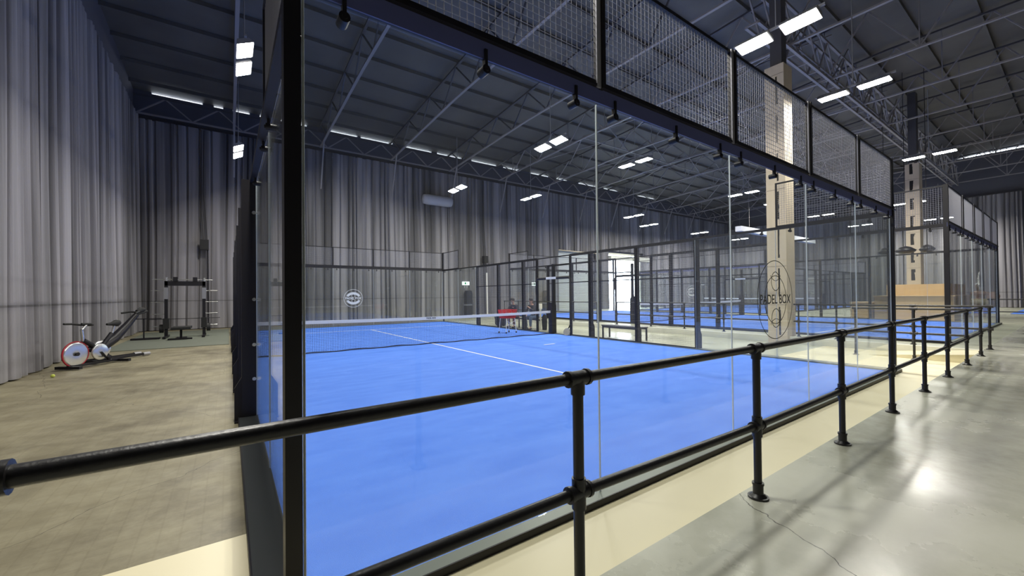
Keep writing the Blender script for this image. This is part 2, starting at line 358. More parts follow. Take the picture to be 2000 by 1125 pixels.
# ------------------------------------------------------------------ curtains
def curtain(p0, p1, z0, z1, label, seed, depth=0.11, n_out=(0, 0), lam=0.36, name='curtain', group='grey wall curtains'):
    rnd = random.Random(seed); p0 = Vector(p0); p1 = Vector(p1); L = (p1-p0).length; d = (p1-p0)/L; nrm = Vector((-d.y, d.x, 0))
    # pleats: broad outer faces between narrow deep recesses, now and then a wide recess
    knots = []; s = -0.05
    while s < L+1:
        wf = lam*rnd.choice([0.22, 0.3, 0.45, 0.6, 0.9]); d1 = depth*rnd.uniform(0.62, 1.1); d2 = depth*rnd.uniform(0.62, 1.1)
        knots.append((s, d1)); knots.append((s+wf*0.5, (d1+d2)/2+0.012)); knots.append((s+wf, d2)); s += wf+0.03
        wv = rnd.choice([0.035, 0.05, 0.06, 0.10, 0.22 if rnd.random() < 0.5 else 0.08]); d3 = depth*rnd.uniform(-0.1, 0.25)
        knots.append((s, d3)); knots.append((s+wv, d3)); s += wv+0.03
    ki = [0]
    def fold(s):
        i = ki[0]
        while knots[i+1][0] < s: i += 1
        ki[0] = i
        t = (s-knots[i][0])/max(1e-6, knots[i+1][0]-knots[i][0]); t = max(0.0, t); t = t*t*(3-2*t)
        return knots[i][1]*(1-t)+knots[i+1][1]*t
    N = int(L/0.024)+1; rows = 8; mb = MB(); vs = []
    base = [fold(L*i/N) for i in range(N+1)]
    for j in range(rows):
        t = j/(rows-1); z = z0+(z1-z0)*t
        for i in range(N+1):
            s = L*i/N
            dd = base[i]*(1.0-0.45*t)+0.02*math.sin(s*2.3+t*5+seed)*(1-t)
            sh = 0.03*math.sin(t*4+s*0.9+seed)
            q = p0+d*min(L, max(0, s+sh*(0 < i < N)))+nrm*dd
            vs.append((q.x, q.y, z))
    fs = [(j*(N+1)+i, j*(N+1)+i+1, (j+1)*(N+1)+i+1, (j+1)*(N+1)+i) for j in range(rows-1) for i in range(N)]
    mb.add(vs, fs, True)
    o = mb.build(name, 'curtain'); tag(o, label, 'curtain', group)
    MB().bar((p0.x, p0.y, z1+0.03), (p1.x, p1.y, z1+0.03), 0.06, 0.08).build('curtain_rail', 'darksteel', o)
    return o
CX = -3.86
lc = [(-12.5, -4.5), (-4.5, 3.6), (3.6, 11.2), (11.2, 17.6), (17.6, 23.7)]
nm = ['grey curtain length on the left wall beside the camera', 'grey curtain length on the left wall at the near corner of the nearest court', 'tall grey curtain at the left edge of the photo in front of the bikes', 'tall grey curtain on the left wall behind the exercise bikes', 'tall grey curtain on the left wall next to the far corner']
for (a, b), l, s in zip(lc, nm, range(5)):
    if s == 0: continue
    curtain((CX, b-0.01, 0), (CX, a+0.01, 0), 0.03, 10.15, l, 11+s, 0.27, lam=0.44)
CY = 23.74
bc = [(-3.80, 0.9, 'grey back curtain behind the weight machine in the left corner'), (0.9, 6.0, 'grey back curtain seen through the left half of the court glass'), (6.0, 12.1, 'grey back curtain below the fabric duct'),
      (12.1, 18.0, 'pale lit grey curtain between the two exit signs'), (18.0, 22.25, 'grey curtain just left of the roller shutter')]
for i, (a, b, l) in enumerate(bc):
    curtain((b-0.01, CY, 0), (a+0.01, CY, 0), 0.03, 10.05, l, 31+i, 0.22, lam=0.6)
t = curtain((SX1+0.2, CY, 0), (SX0-0.05, CY, 0), 5.32, 10.05, 'short grey curtain bunched up above the roller shutter', 51, 0.16, lam=0.3)
MB().bar((SX0-0.1, CY-0.16, 5.31), (SX1+0.25, CY-0.16, 5.25), 0.12, 0.07).build('lifting_batten', 'wood', t)
curtain((DX0-0.15, CY, 0), (SX1+0.25, CY, 0), 0.20, 10.05, 'narrow grey curtain between roller shutter and open doorway', 52, 0.14)
curtain((DX1+0.2, CY, 0), (DX0-0.1, CY, 0), 5.6, 10.05, 'grey curtain hanging above the bright open doorway', 53, 0.14)
for i, (a, b, l) in enumerate([(DX1+0.25, 38.5, 'grey back curtain right of the bright open doorway'), (38.5, 44.0, 'grey back curtain behind the third court'), (44.0, 50.0, 'grey back curtain in the far right corner')]):
    curtain((b-0.01, CY, 0), (a+0.01, CY, 0), 0.22, 10.05, l, 61+i, 0.20)
for i, (a, b, l) in enumerate([(15.0, 23.3, 'dark grey curtain on the right wall beside the far corner'), (7.5, 15.0, 'dark grey curtain on the right wall behind the third court'), (0.0, 7.5, 'dark grey curtain on the right wall behind the wooden counter'), (-7.5, 0.0, 'dark grey curtain at the right edge of the photo'), (-12.8, -7.5, 'dark grey curtain on the right wall outside the picture')]):
    if i == 4: continue
    curtain((49.9, a+0.01, 0), (49.9, b-0.01, 0), 0.22, 9.3, l, 71+i, 0.15)

# ------------------------------------------------------------------ roof trusses and girders
def chordz(y): return 10.18+max(0.0, min(1.0, (23.3-y)/9.0))*0.32
def truss(x, i):
    t = empty('roof_truss', 'grey steel roof truss, %s from the left curtain wall' % ORD[i], 'roof truss', (x, 0, 0), 0, 'roof trusses')
    b = MB(); prev = None
    yn = [23.4, 14.3, YF]
    for a, c in zip(yn, yn[1:]): b.bar((0, a, chordz(a)), (0, c, chordz(c)), 0.11, 0.06)
    b.build('bottom_chord', 'steel', t)
    b = MB()
    b.bar((0, 23.7, roofz(23.7)-0.24), (0, 3, 12.66), 0.10, 0.08).bar((0, 3, 12.66), (0, YF, 12.66), 0.10, 0.08)
    b.build('top_chord', 'darksteel', t)
    w = MB(); y = 23.0; up = False; k = 0
    while y > YF+2:
        y2 = y-1.45
        if up: w.bar((0, y, chordz(y)), (0, y2, roofz(y2)-0.26), 0.05, 0.05)
        else: w.bar((0, y, roofz(y)-0.26), (0, y2, chordz(y2)), 0.05, 0.05)
        if k % 2 == 0 and i > 3: w.bar((0, y2, chordz(y2)), (0, y2, roofz(y2)-0.26), 0.035, 0.035)
        y = y2; up = not up; k += 1
    w.build('web_bracing', 'darksteel' if i < 4 else 'steel', t)
    MB().bar((0, 22.3, chordz(22.3)), (0.0, 23.3, 7.75), 0.07, 0.05).build('knee_brace', 'steel', t)
    return t
TX = [-0.05+4.07*k for k in range(13)]
for i, x in enumerate(TX): truss(x, i)
# cross bracing between trusses under the roof sheet (one thing per bay)
for i in range(4, 12):
    a = empty('sway_brace', 'crossed thin steel bracing between %s and %s roof trusses' % (ORD[i], ORD[i+1]), 'bracing', (0, 0, 0), 0, 'roof cross bracing')
    m = MB(); x0, x1 = TX[i], TX[i+1]
    for (ya, yb) in ((20, 14.5), (14.5, 9), (9, 3.9)):
        m.bar((x0, ya, chordz(ya)+0.1), (x1, yb, roofz(yb)-0.5), 0.045).bar((x1, ya, roofz(ya)-0.5), (x0, yb, chordz(yb)+0.1), 0.045)
        m.bar((x0, yb, chordz(yb)+0.05), (x1, yb, chordz(yb)+0.05), 0.05)
        xm = (x0+x1)/2
        m.bar((x0, yb, chordz(yb)), (xm, yb, roofz(yb)-0.4), 0.04).bar((xm, yb, roofz(yb)-0.4), (x1, yb, chordz(yb)), 0.04)
    m.build('brace_rods', 'steel', a)
# long girders running along x
def girder(name, label, y, z, w, h, x0, x1, step, m='steel', ladder=True):
    g = empty(name, label, 'girder', (0, y, z))
    b = MB().bar((x0, -w/2, 0), (x1, -w/2, 0), 0.09, 0.09).bar((x0, w/2, 0), (x1, w/2, 0), 0.09, 0.09); b.build('bottom_chord', m, g)
    b = MB().bar((x0, -w/2, h), (x1, -w/2, h), 0.09, 0.09).bar((x0, w/2, h), (x1, w/2, h), 0.09, 0.09); b.build('top_chord', m, g)
    r = MB(); x = x0; k = 0
    while x < x1:
        r.bar((x, -w/2, 0), (x, w/2, 0), 0.05)
        r.bar((x, -w/2, 0 if k % 2 else h), (x+step, -w/2, h if k % 2 else 0), 0.05).bar((x, w/2, 0 if k % 2 else h), (x+step, w/2, h if k % 2 else 0), 0.05)
        x += step; k += 1
    r.build('lattice', m, g); return g
girder('lattice_girder', 'ladder-like double steel girder running over the two wooden columns', 4.1, 10.36, 0.38, 1.5, 13.7, XR-1.3, 1.02)
g = empty('wall_girder', 'zigzag steel girder along the top of the back wall', 'girder', (0, 23.35, 0))
MB().bar((XL+0.1, 0, 10.2), (XR-0.1, 0, 10.2), 0.07).build('bottom_chord', 'steel', g)
MB().bar((XL+0.1, 0, 11.05), (XR-0.1, 0, 11.05), 0.07).build('top_chord', 'darksteel', g)
w = MB(); x = XL+0.2; k = 0
while x < XR-2:
    w.bar((x, 0, 10.2 if k % 2 == 0 else 11.05), (x+1.02, 0, 11.05 if k % 2 == 0 else 10.2), 0.055); x += 1.02; k += 1
w.build('lattice', 'steel', g)

# ------------------------------------------------------------------ floodlights
lamp_proto = None
def make_lamp():
    t = empty('ceiling_floodlight', '', 'lamp', (0, 0, 0), 0, 'twin floodlights hanging over the courts')
    MB().bar((0, -0.95, 0.14), (0, 0.95, 0.14), 0.05, 0.05).tube((0, 0, 0.14), (0, 0, 2.9), 0.015, n=6).build('hanging_bar', 'haus', t)
    for s in (-1, 1):
        h = MB().prism([(-0.17, 0.0), (0.17, 0.0), (0.12, 0.10), (-0.12, 0.10)], s*0.40-0.36*(s < 0)-0.0, s*0.40+0.36*(s > 0), 'y')
        y0, y1 = (-0.85, -0.12) if s < 0 else (0.12, 0.85)
        h = MB().prism([(-0.19, 0.0), (0.19, 0.0), (0.13, 0.11), (-0.13, 0.11)], y0, y1, 'y').build('lamp_head', 'haus', t)
        MB().add([(-0.165, y0+0.025, -0.006), (0.165, y0+0.025, -0.006), (0.165, y1-0.025, -0.006), (-0.165, y1-0.025, -0.006)], [(0, 3, 2, 1)]).build('lamp_lens', 'lens', h)
    return t
LP = [(0.04, 10.05, 'over the left side of the net of the nearest court'), (0.04, 17.9, 'over the far left corner of the nearest court'), (0.04, 1.9, 'over the near left corner of the nearest court'),
      (10.08, 10.1, 'over the right end of the net of the nearest court'), (10.1, 18.2, 'over the far right corner of the nearest court'), (9.95, 1.9, 'large and glaring over the near right corner of the nearest court'),
      (14.7, 1.75, 'just right of the first wooden column'), (14.75, 9.7, 'over the left end of the net of the second court'), (14.72, 17.5, 'over the far left corner of the second court'),
      (24.65, 1.75, 'in front of the second wooden column'), (24.8, 9.7, 'over the right end of the net of the second court'), (24.9, 17.9, 'over the far right corner of the second court'),
      (29.3, 19.8, 'over the far side of the third court by the doorway'), (37.4, 19.9, 'over the far side of the third court in its middle'), (45.6, 20.0, 'over the far side of the third court near the corner'),
      (29.3, 9.6, 'over the near side of the third court, nearest end'), (37.0, 9.7, 'over the near side of the third court in its middle'), (45.6, 9.5, 'over the near side of the third court at its far end'),
      (37.0, 4.7, 'behind the second wooden column'), (47.2, 4.8, 'nearest to the right curtain wall')]
proto = make_lamp(); idx = child_index()
for i, (x, y, l) in enumerate(LP):
    o = proto if i == 0 else copy_tree(proto, idx)
    o.location = (x, y, 7.5); o['label'] = 'twin-head white floodlight '+l
    tilt = -0.45 if x < 1 else (0.22 if x < 11 else 0.0)      # both rows of the nearest court are aimed in over it
    for h in [c for c in COL.objects if c.parent == o and c.name.startswith('lamp_head')]: h.rotation_euler = (0, tilt, 0)

# ================================================================== PADEL COURTS
WN = [0]
def wire_panel(x0, x1, z0, z1, axis, at_, sp=0.05, r=0.0028):
    """grid of wires in a plane; axis 'x': panel runs along x at y=at_; 'y': runs along y at x=at_"""
    mb = MB(); n = int(round((x1-x0)/sp)); m = int(round((z1-z0)/sp))
    def P(u, z, o=0): return (u, at_+o, z) if axis == 'x' else (at_+o, u, z)
    for i in range(1, n):
        u = x0+(x1-x0)*i/n; mb.tube(P(u, z0), P(u, z1), r, n=4, cap=False)
    for j in range(1, m):
        z = z0+(z1-z0)*j/m; mb.tube(P(x0, z, r*1.6), P(x1, z, r*1.6), r, n=4, cap=False)
    return mb
def frame_mb(x0, x1, z0, z1, axis, at_, w=0.035, mids=()):
    mb = MB()
    def P(u, z): return (u, at_, z) if axis == 'x' else (at_, u, z)
    for z in (z0+w/2, z1-w/2)+tuple(mids): mb.bar(P(x0, z), P(x1, z), w, w)
    for u in (x0+w/2, x1-w/2): mb.bar(P(u, z0), P(u, z1), w, w)
    return mb
def glass_panel(x0, x1, axis, at_, parent, clamps=3, sgn=-1):
    g = 0.004
    def B(mb, a, b, lo, hi, z0, z1):
        return mb.box(a, b, lo, hi, z0, z1) if axis == 'x' else mb.box(lo, hi, a, b, z0, z1)
    o = B(MB(), x0+g, x1-g, at_-0.005, at_+0.005, 0.05, 2.995).build('glass_panel', 'glass', parent)
    for ea, eb in ((x0+g-0.0025, x0+g), (x1-g, x1-g+0.0025)):
        B(MB(), ea, eb, at_-0.006, at_+0.006, 0.05, 2.995).build('glass_edge', 'edge', o)
    L = x1-x0
    for u in [x0+0.18, (x0+x1)/2, x1-0.24][:clamps] if clamps == 3 else [x0+0.3, x1-0.3]:
        c = MB()
        def P(u_, d, z): return (u_, at_+d, z) if axis == 'x' else (at_+d, u_, z)
        q = sgn
        c.bar(P(u, q*0.025, 3.06), P(u, q*0.025, 2.93), 0.035, 0.02).tube(P(u, q*0.045, 2.935), P(u, -q*0.03, 2.935), 0.028, n=14).tube(P(u, q*0.045, 2.935), P(u, q*0.055, 2.935), 0.014, n=10)
        c.build('clamp', 'black', o)
    return o
def post(parent, x, y, side, h=3.03, gus=True, name='post', w=0.15, d=0.08):
    """side -1: stands outside on the left; +1 right"""
    mb = MB(); xi = x+side*0.012; xo = x+side*(0.012+w)
    mb.box(min(xi, xo), max(xi, xo), y-d/2, y+d/2, 0.0, h)
    if gus:
        xg = xo+side*0.075
        pts = [(xo, 0.0), (xg, 0.0), (xg, 0.42), (xo, 0.55)]
        mb.prism(pts, y-0.03, y+0.03, 'y'); mb.box(min(xi, xg), max(xi, xg), y-0.09, y+0.09, 0.0, 0.02)
    return mb.build(name, 'black', parent)
def enclosure(loc, rz, label):
    t = empty('court_enclosure', label, 'padel court walls', loc, rz, 'glass and mesh court enclosures')
    # ground frame
    f = MB(); f.box(-0.20, 10.22, -0.10, -0.09, 0.0, 0.052).box(-0.20, 10.22, 20.09, 20.10, 0, 0.052).box(-0.20, -0.19, -0.09, 20.09, 0, 0.06).box(10.21, 10.22, -0.09, 20.09, 0, 0.052)
    f.build('base_frame', 'black', t)
    f = MB(); f.box(-0.19, 10.21, -0.09, 0.006, 0.0, 0.05).box(-0.19, 10.21, 19.994, 20.09, 0, 0.05).box(10.0, 10.21, 0.006, 19.994, 0, 0.05)
    f.build('ground_channel', 'strip', t)
    MB().box(-0.19, 0.006, 0.006, 19.994, 0, 0.055).build('side_channel', 'sidech', t)
    # end walls
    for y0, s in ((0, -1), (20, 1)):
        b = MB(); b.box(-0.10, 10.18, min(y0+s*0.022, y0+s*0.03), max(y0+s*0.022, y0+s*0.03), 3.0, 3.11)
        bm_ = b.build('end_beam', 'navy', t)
        MB().box(-0.10, 10.18, min(y0+s*0.008, y0+s*0.022), max(y0+s*0.008, y0+s*0.022), 3.0, 3.11).box(-0.10, 10.18, min(y0, y0+s*0.06), max(y0, y0+s*0.06), 3.11, 3.125).build('shaded_face_flange', 'black', bm_)  # inner face of the same beam blackened as shade, plus the top flange
        for k in range(5):
            glass_panel(2*k, 2*k+2, 'x', y0, t, 3, s)
            p = wire_panel(2*k+0.02, 2*k+1.98, 3.15, 4.05, 'x', y0+s*0.03).build('mesh_panel', 'wire', t)
            frame_mb(2*k+0.002, 2*k+1.998, 3.125, 4.08, 'x', y0+s*0.03, 0.032).build('panel_frame', 'black', p)
        for x in (2, 4, 6, 8): MB().box(x-0.045, x-0.002, y0+s*0.055-0.006, y0+s*0.055+0.006, 3.1, 4.08).build('upright', 'wire', t); MB().box(x+0.0, x+0.035, y0+s*0.055-0.02, y0+s*0.055+0.02, 3.1, 4.08).build('upright', 'black', t)  # pale strip is the lit side of the black upright, put in as colour
        for x, sd in ((0, -1), (10, 1)):
            MB().box(min(x+sd*0.015, x+sd*0.085), max(x+sd*0.015, x+sd*0.085), y0-0.05, y0+0.05, 0, 4.1).box(min(x+sd*0.01, x+sd*0.14), max(x+sd*0.01, x+sd*0.14), y0-0.09, y0+0.09, 0, 0.03).build('corner_post', 'black', t)
    # side walls
    for x, sd in ((0, -1), (10, 1)):
        for a in (0, 2, 16, 18): glass_panel(a, a+2, 'y', x, t, 2, sd)
        for a in (0, 18):
            p = wire_panel(a+0.03, a+1.97, 3.1, 4.05, 'y', x+sd*0.03).build('mesh_panel', 'wire', t)
            frame_mb(a, a+2, 3.06, 4.08, 'y', x+sd*0.03, 0.032).build('panel_frame', 'black', p)
        for y in (4, 6, 8, 12, 14, 16): post(t, x, y, sd)
        for y in (9, 11): post(t, x, y, sd, gus=False, w=0.08, d=0.06)
        post(t, x, 10, sd, h=2.75, gus=False, w=0.12, d=0.08, name='centre_post')
        for a, b in ((4, 6), (6, 8), (8, 9), (11, 12), (12, 14), (14, 16)):
            p = wire_panel(a+0.03, b-0.03, 0.07, 2.98, 'y', x+sd*0.02, 0.05, 0.0019).build('mesh_panel', 'wire', t)
            frame_mb(a+0.01, b-0.01, 0.05, 3.0, 'y', x+sd*0.02, 0.03, (2.0,)).build('panel_frame', 'black', p)
        xx = x+sd*0.04
        MB().bar((xx, 0, 3.03), (xx, 9, 3.03), 0.06).bar((xx, 11, 3.03), (xx, 20, 3.03), 0.06).bar((xx, 9, 3.02), (xx, 11, 3.02), 0.04).build('top_rail', 'black', t)
        e = MB().path([(xx, 8.98, 0.02), (xx, 8.98, 2.12), (xx, 9.06, 2.2), (xx, 10.94, 2.2), (xx, 11.02, 2.12), (xx, 11.02, 1.55)], 0.055, 10).build('entrance_frame', 'black', t)
        MB().box(min(xx-sd*0.062, xx-sd*0.058), max(xx-sd*0.062, xx-sd*0.058), 9.75, 10.35, 2.155, 2.245).build('entrance_plate', 'tape', e)
    return t
E1 = enclosure((0, 0, 0), 0, 'glass and mesh walls of the nearest court')
# visible bolts on the left post
pl = [c for c in COL.objects if c.parent == E1 and c.name.startswith('post')][0]
for z in (0.52, 0.95, 1.52, 2.62): MB().tube((0.01, 3.985, z), (0.01, 3.975, z), 0.012, n=12).tube((-0.03, 3.955, z), (-0.03, 3.965, z), 0.022, n=14).build('bolt', 'chrome', pl)
idx = child_index()
E2 = copy_tree(E1, idx); E2.location = (14.78, -0.1, PZ); E2['label'] = 'glass and mesh walls of the second court beyond the aisle'
E3 = copy_tree(E1, idx); E3.location = (47.5, 9.7, PZ); E3.rotation_euler = (0, 0, PI/2); E3['label'] = 'glass and mesh walls of the third court, far away beside the right wall'

def logo(x, y, z, rz, m, label, half=0.47):
    t = empty('glass_logo', label, 'logo', (x, y, z), rz, 'round logos on the court glass')
    def ring(r0, r1, n=56, c=(0, 0), a0=0, a1=2*PI):
        mb = MB(); vs = []; full = abs(a1-a0-2*PI) < 1e-6
        for i in range(n+1):
            a = a0+(a1-a0)*i/n
            vs += [(c[0]+r0*math.cos(a), 0.001, c[1]+r0*math.sin(a)), (c[0]+r1*math.cos(a), 0.001, c[1]+r1*math.sin(a)), (c[0]+r0*math.cos(a), -0.001, c[1]+r0*math.sin(a)), (c[0]+r1*math.cos(a), -0.001, c[1]+r1*math.sin(a))]
        fs = []
        for i in range(n): k = 4*i; fs += [(k, k+1, k+5, k+4), (k+2, k+6, k+7, k+3)]
        return mb.add(vs, fs)
    th = 0.008 if m == 'logobacklit' else 0.018
    ring(half-th, half).build('outer_ring', m, t)
    if m == 'logobacklit':
        ring(0.29-th, 0.29).build('inner_ring', m, t)
        for c in (0.22, -0.22):
            ring(0.115-th, 0.115, 30, (0, c)).build('ball_ring', m, t)
        ring(0.17, 0.176, 20, (0, 0.40), PI*1.22, PI*1.78).build('ball_seam', m, t); ring(0.17, 0.176, 20, (0, -0.40), PI*0.22, PI*0.78).build('ball_seam', m, t)
    else:
        for s in (1, -1):
            mb = MB(); vs = []; n = 20
            for i in range(n+1):
                a = PI*(0.08+0.84*i/n); r1 = 0.27; r0_ = 0.20
                vs += [(r0_*math.cos(a)*1.2, 0, s*(0.05+r0_*math.sin(a)*0.72)), (r1*math.cos(a)*1.3, 0, s*(0.05+r1*math.sin(a)))]
            mb.add(vs, [(2*i, 2*i+1, 2*i+3, 2*i+2) for i in range(n)]).build('arched_shape', m, t)
            ring(0.07, 0.085, 24, (0, s*0.13)).build('ball_ring', m, t)
    text_mesh('PADEL BOX', 0.155 if m == 'logobacklit' else 0.15, 'logo_text', m, t, (0, 0, 0), (PI/2, 0, 0), 0.0008, 0.001 if m == 'logobacklit' else 0.006)
    return t
logo(5.03, -0.008, 1.46, 0, 'logobacklit', 'large round outline logo on the near glass, in front of the wooden column')
logo(4.97, 19.985, 1.46, 0, 'logo', 'round white logo at the middle of the far glass wall')
logo(27.49, 14.75, 1.66, -PI/2, 'logo', 'round white logo on the end glass of the third court')

# turf fields
def turf(loc, rz, label, net=True):
    t = empty('court_turf', label, 'artificial turf', loc, rz, 'blue court surfaces')
    MB().box(0.008, 9.992, 0.008, 19.992, 0, 0.024).build('turf_carpet', 'turf', t)
    for y in (3.05, 16.95): MB().box(0.02, 9.98, y-0.025, y+0.025, 0.024, 0.0265).build('service_line', 'white', t)
    MB().box(4.975, 5.025, 3.075, 16.925, 0.024, 0.0265).build('centre_line', 'white', t)
    return t
T1 = turf((0, 0, 0), 0, 'bright blue turf of the nearest court')
idx = child_index()
T2 = copy_tree(T1, idx); T2.location = (14.78, -0.1, PZ); T2['label'] = 'blue turf of the second court beyond the aisle'
T3 = copy_tree(T1, idx); T3.location = (47.5, 9.7, PZ); T3.rotation_euler = (0, 0, PI/2); T3['label'] = 'blue turf of the third court far behind'
tag(MB().box(36.0, 49.6, -6.5, 0.35, PZ, PZ+0.02).build('court_turf', 'turf'), 'strip of blue turf at the foot of the curtain at the right edge', 'artificial turf', 'blue court surfaces')
tag(MB().box(7.5, 7.92, 7.42, 7.47, 0.024, 0.032).build('line_marker', 'white'), 'short white marker strip lying on the turf near the net', 'marker')

def net(loc, rz, label):
    t = empty('padel_net', label, 'net', loc, rz, 'court nets')
    n = 34; top = []
    for i in range(n+1):
        x = 0.05+9.9*i/n; top.append((x, 0.93-0.05*(1-abs(2*i/n-1)**2)))
    tp = MB()
    for (xa, za), (xb, zb) in zip(top, top[1:]):
        tp.add([(xa, -0.012, za-0.09), (xb, -0.012, zb-0.09), (xb, -0.012, zb), (xa, -0.012, za), (xa, 0.012, za-0.09), (xb, 0.012, zb-0.09), (xb, 0.012, zb), (xa, 0.012, za)], [(0,1,2,3), (4,7,6,5), (3,2,6,7), (0,4,5,1)])
    tape = tp.build('net_tape', 'tape', t)
    text_mesh('PADEL BOX', 0.06, 'tape_text', 'black', tape, (4.95, -0.0135, 0.84), (PI/2, 0, 0), 0.0005, 0.002)
    m = MB(); N = 225
    for i in range(N+1):
        x = 0.05+9.9*i/N; zt = 0.93-0.05*(1-abs(2*i/N-1)**2)-0.07
        m.tube((x, 0, 0.03), (x, 0, zt), 0.0028, n=3, cap=False)
    for j in range(19):
        z0 = 0.035+0.0445*j; m.tube((0.05, 0, z0), (9.95, 0, z0), 0.0028, n=3, cap=False)
    m.build('netting', 'net', t)
    m = MB(); pts = []
    for i in range(60):
        x = 0.1+9.8*i/59; y = -0.02-0.05*max(0, math.sin(i*0.21))**2; pts.append((x, y, 0.045+0.01*math.sin(i*0.9)))
    m.path(pts, 0.016, 6).build('bottom_cord', 'net', t)
    for x in (-0.0, 10.0):
        MB().box(x-0.11, x+0.11, -0.11, 0.11, 0, 1.16).box(x-0.09, x+0.09, -0.09, 0.09, 1.16, 1.24).build('net_post', 'black', t)
    return t
N1 = net((0, 10, 0.0), 0, 'white-taped net across the nearest court')
idx = child_index()
N2 = copy_tree(N1, idx); N2.location = (14.78, 9.9, PZ); N2['label'] = 'white-taped net across the second court'
N3 = copy_tree(N1, idx); N3.location = (37.5, 9.7, PZ); N3.rotation_euler = (0, 0, PI/2); N3['label'] = 'white-taped net across the third court far behind'

# ================================================================== HANDRAILS
def railing(pts, ztop, zmid, zfoot, label, posts, sag=0):
    """posts: list of (x,y); pts: list of plan points of the rail"""
    t = empty('handrail', label, 'handrail', (posts[0][0], posts[0][1], zfoot), 0, 'black pipe handrails')
    o = Vector((posts[0][0], posts[0][1], zfoot))
    r = 0.0235
    L = lambda p, z: Vector((p[0], p[1], z))-o
    zt = ztop if not sag else None
    def ZM(p): return zmid+sag*max(0.0, min(1.0, (2.53-p[0])/1.61))
    def ZT(p): return ztop+sag*0.25*max(0.0, min(1.0, (2.53-p[0])/1.61))
    pp = [Vector(p) for p in pts]
    MB().path([L(p, ZT(p)) for p in pts], r, 14).build('top_rail', 'rail', t)
    MB().path([L(p, ZM(p)) for p in pts], r, 14).build('middle_rail', 'rail', t)
    d = (pp[-1]-pp[0]).normalized(); dv = Vector((d.x, d.y, 0))
    for p in posts:
        q = MB().tube(L(p, zfoot), L(p, ZT(p)), r, n=14).build('post', 'rail', t)
        for z in (ZT(p), ZM(p)):
            MB().tube(L(p, z)-dv*0.055, L(p, z)+dv*0.055, r+0.008, n=14).tube(L(p, z)-dv*0.06, L(p, z)-dv*0.045, r+0.012, n=14).tube(L(p, z)+dv*0.045, L(p, z)+dv*0.06, r+0.012, n=14).tube(L(p, z-0.07), L(p, z+(0.0 if z == ZT(p) else 0.06)), r+0.007, n=14).build('tee_fitting', 'rail', q)
        MB().tube(L(p, zfoot), L(p, zfoot+0.012), 0.062, 0.062, n=20).tube(L(p, zfoot+0.012), L(p, zfoot+0.03), 0.052, 0.034, n=18).tube(L(p, zfoot+0.03), L(p, zfoot+0.085), r+0.008, n=14).tube(L(p, zfoot+0.085), L(p, zfoot+0.10), r+0.012, n=14).build('floor_flange', 'rail', q)
    return t
RY = -0.90
railing([(-3.6, RY), (0.92, RY), (2.53, RY), (12.28, RY)], 1.178, 0.67, PZ, 'long black pipe handrail crossing the foreground along the walkway', [(x, RY) for x in (12.28, 10.6, 8.84, 7.28, 5.71, 4.12, 2.53, 0.92, -0.71, -2.3)], 0.032)
railing([(12.28, RY+0.1), (12.28, 1.15)], 1.15, 0.60, 0.0, 'short black handrail beside the ramp, nearer one', [(12.28, 0.1), (12.28, 1.15)])
railing([(13.86, -0.88), (13.86, 10.1)], 1.18, 0.66, PZ, 'black handrail along the edge of the raised floor by the first wooden column', [(13.86, y) for y in (-0.88, 0.4, 2.0, 2.95, 5.26, 6.78, 8.3, 10.1)])
railing([(13.86, 11.3), (13.86, 19.2)], 1.18, 0.66, PZ, 'black handrail along the raised floor behind the two seated people', [(13.86, y) for y in (11.3, 12.9, 14.5, 16.1, 17.7, 19.2)])
railing([(25.9, 0.2), (25.9, -0.9)], 1.18, 0.66, PZ, 'small black handrail at the far end beside the second court', [(25.9, 0.2), (25.9, -0.9)])

# ================================================================== WOODEN COLUMNS AND COUNTER
def column(x0, x1, y0, y1, z0, z1, label, slotw, slots, pos):
    t = empty('wooden_column', label, 'column', (x0, y0, z0), 0, 'plywood clad columns')
    w, d, h = x1-x0, y1-y0, z1-z0
    MB().box(0.03, w-0.03, 0.03, d-0.03, 0, h-0.02).build('core', 'dark', t)
    # slotted face towards -x
    b = MB(); ya = pos-slotw/2; yb = pos+slotw/2
    b.box(0, 0.025, 0, ya, 0, h).box(0, 0.025, yb, d, 0, h)
    zc = 0
    for a, c in slots: b.box(0, 0.025, ya, yb, zc, a); zc = c
    b.box(0, 0.025, ya, yb, zc, h)
    rr = random.Random(3)
    for a, c in slots:     # carved figures in the slots
        z = a; 
        while z < c-0.05:
            e = slotw*rr.uniform(0.12, 0.42); s = min(c, z+rr.uniform(0.1, 0.22)); b.box(0.002, 0.023, ya, ya+e, z, s); z = s
    b.build('slotted_board', 'wood', t)
    MB().box(0.025, w, 0, 0.025, 0, h).build('side_board', 'wood', t)
    MB().box(0.025, w, d-0.025, d, 0, h).build('side_board', 'wood', t)
    MB().box(w-0.025, w, 0.025, d-0.025, 0, h).build('back_board', 'wood', t)
    for a, c in slots:
        MB().box(-0.003, 0.0, 0.01, d-0.01, c+0.06, c+0.068).build('board_joint', 'dark', t)
    MB().box(w*0.25, w*0.85, d*0.2, d*0.8, h, 12.6-z0).build('steel_stanchion', 'darksteel', t)
    return t
sl = [(0.25+1.18*k, 0.25+1.18*k+0.86) for k in range(7)]
column(13.4, 14.0, 3.08, 3.62, 0.0, 8.55, 'tall plywood column with jagged slots at the edge of the aisle', 0.07, sl, 0.20)
column(30.4, 31.15, 3.05, 3.62, 1.9, 8.6, 'farther plywood column with upright slots rising from the counter', 0.2, [(0.25+0.98*k, 0.25+0.98*k+0.62) for k in range(7)], 0.29)
c = empty('wooden_counter', 'stepped wooden counter around the foot of the farther column', 'counter', (26.0, 1.25, PZ))
MB().box(0, 4.6, 0, 2.75, 0, 1.1).box(-0.05, 4.65, -0.05, 2.8, 1.1, 1.14).build('lower_tier', 'wood2', c)
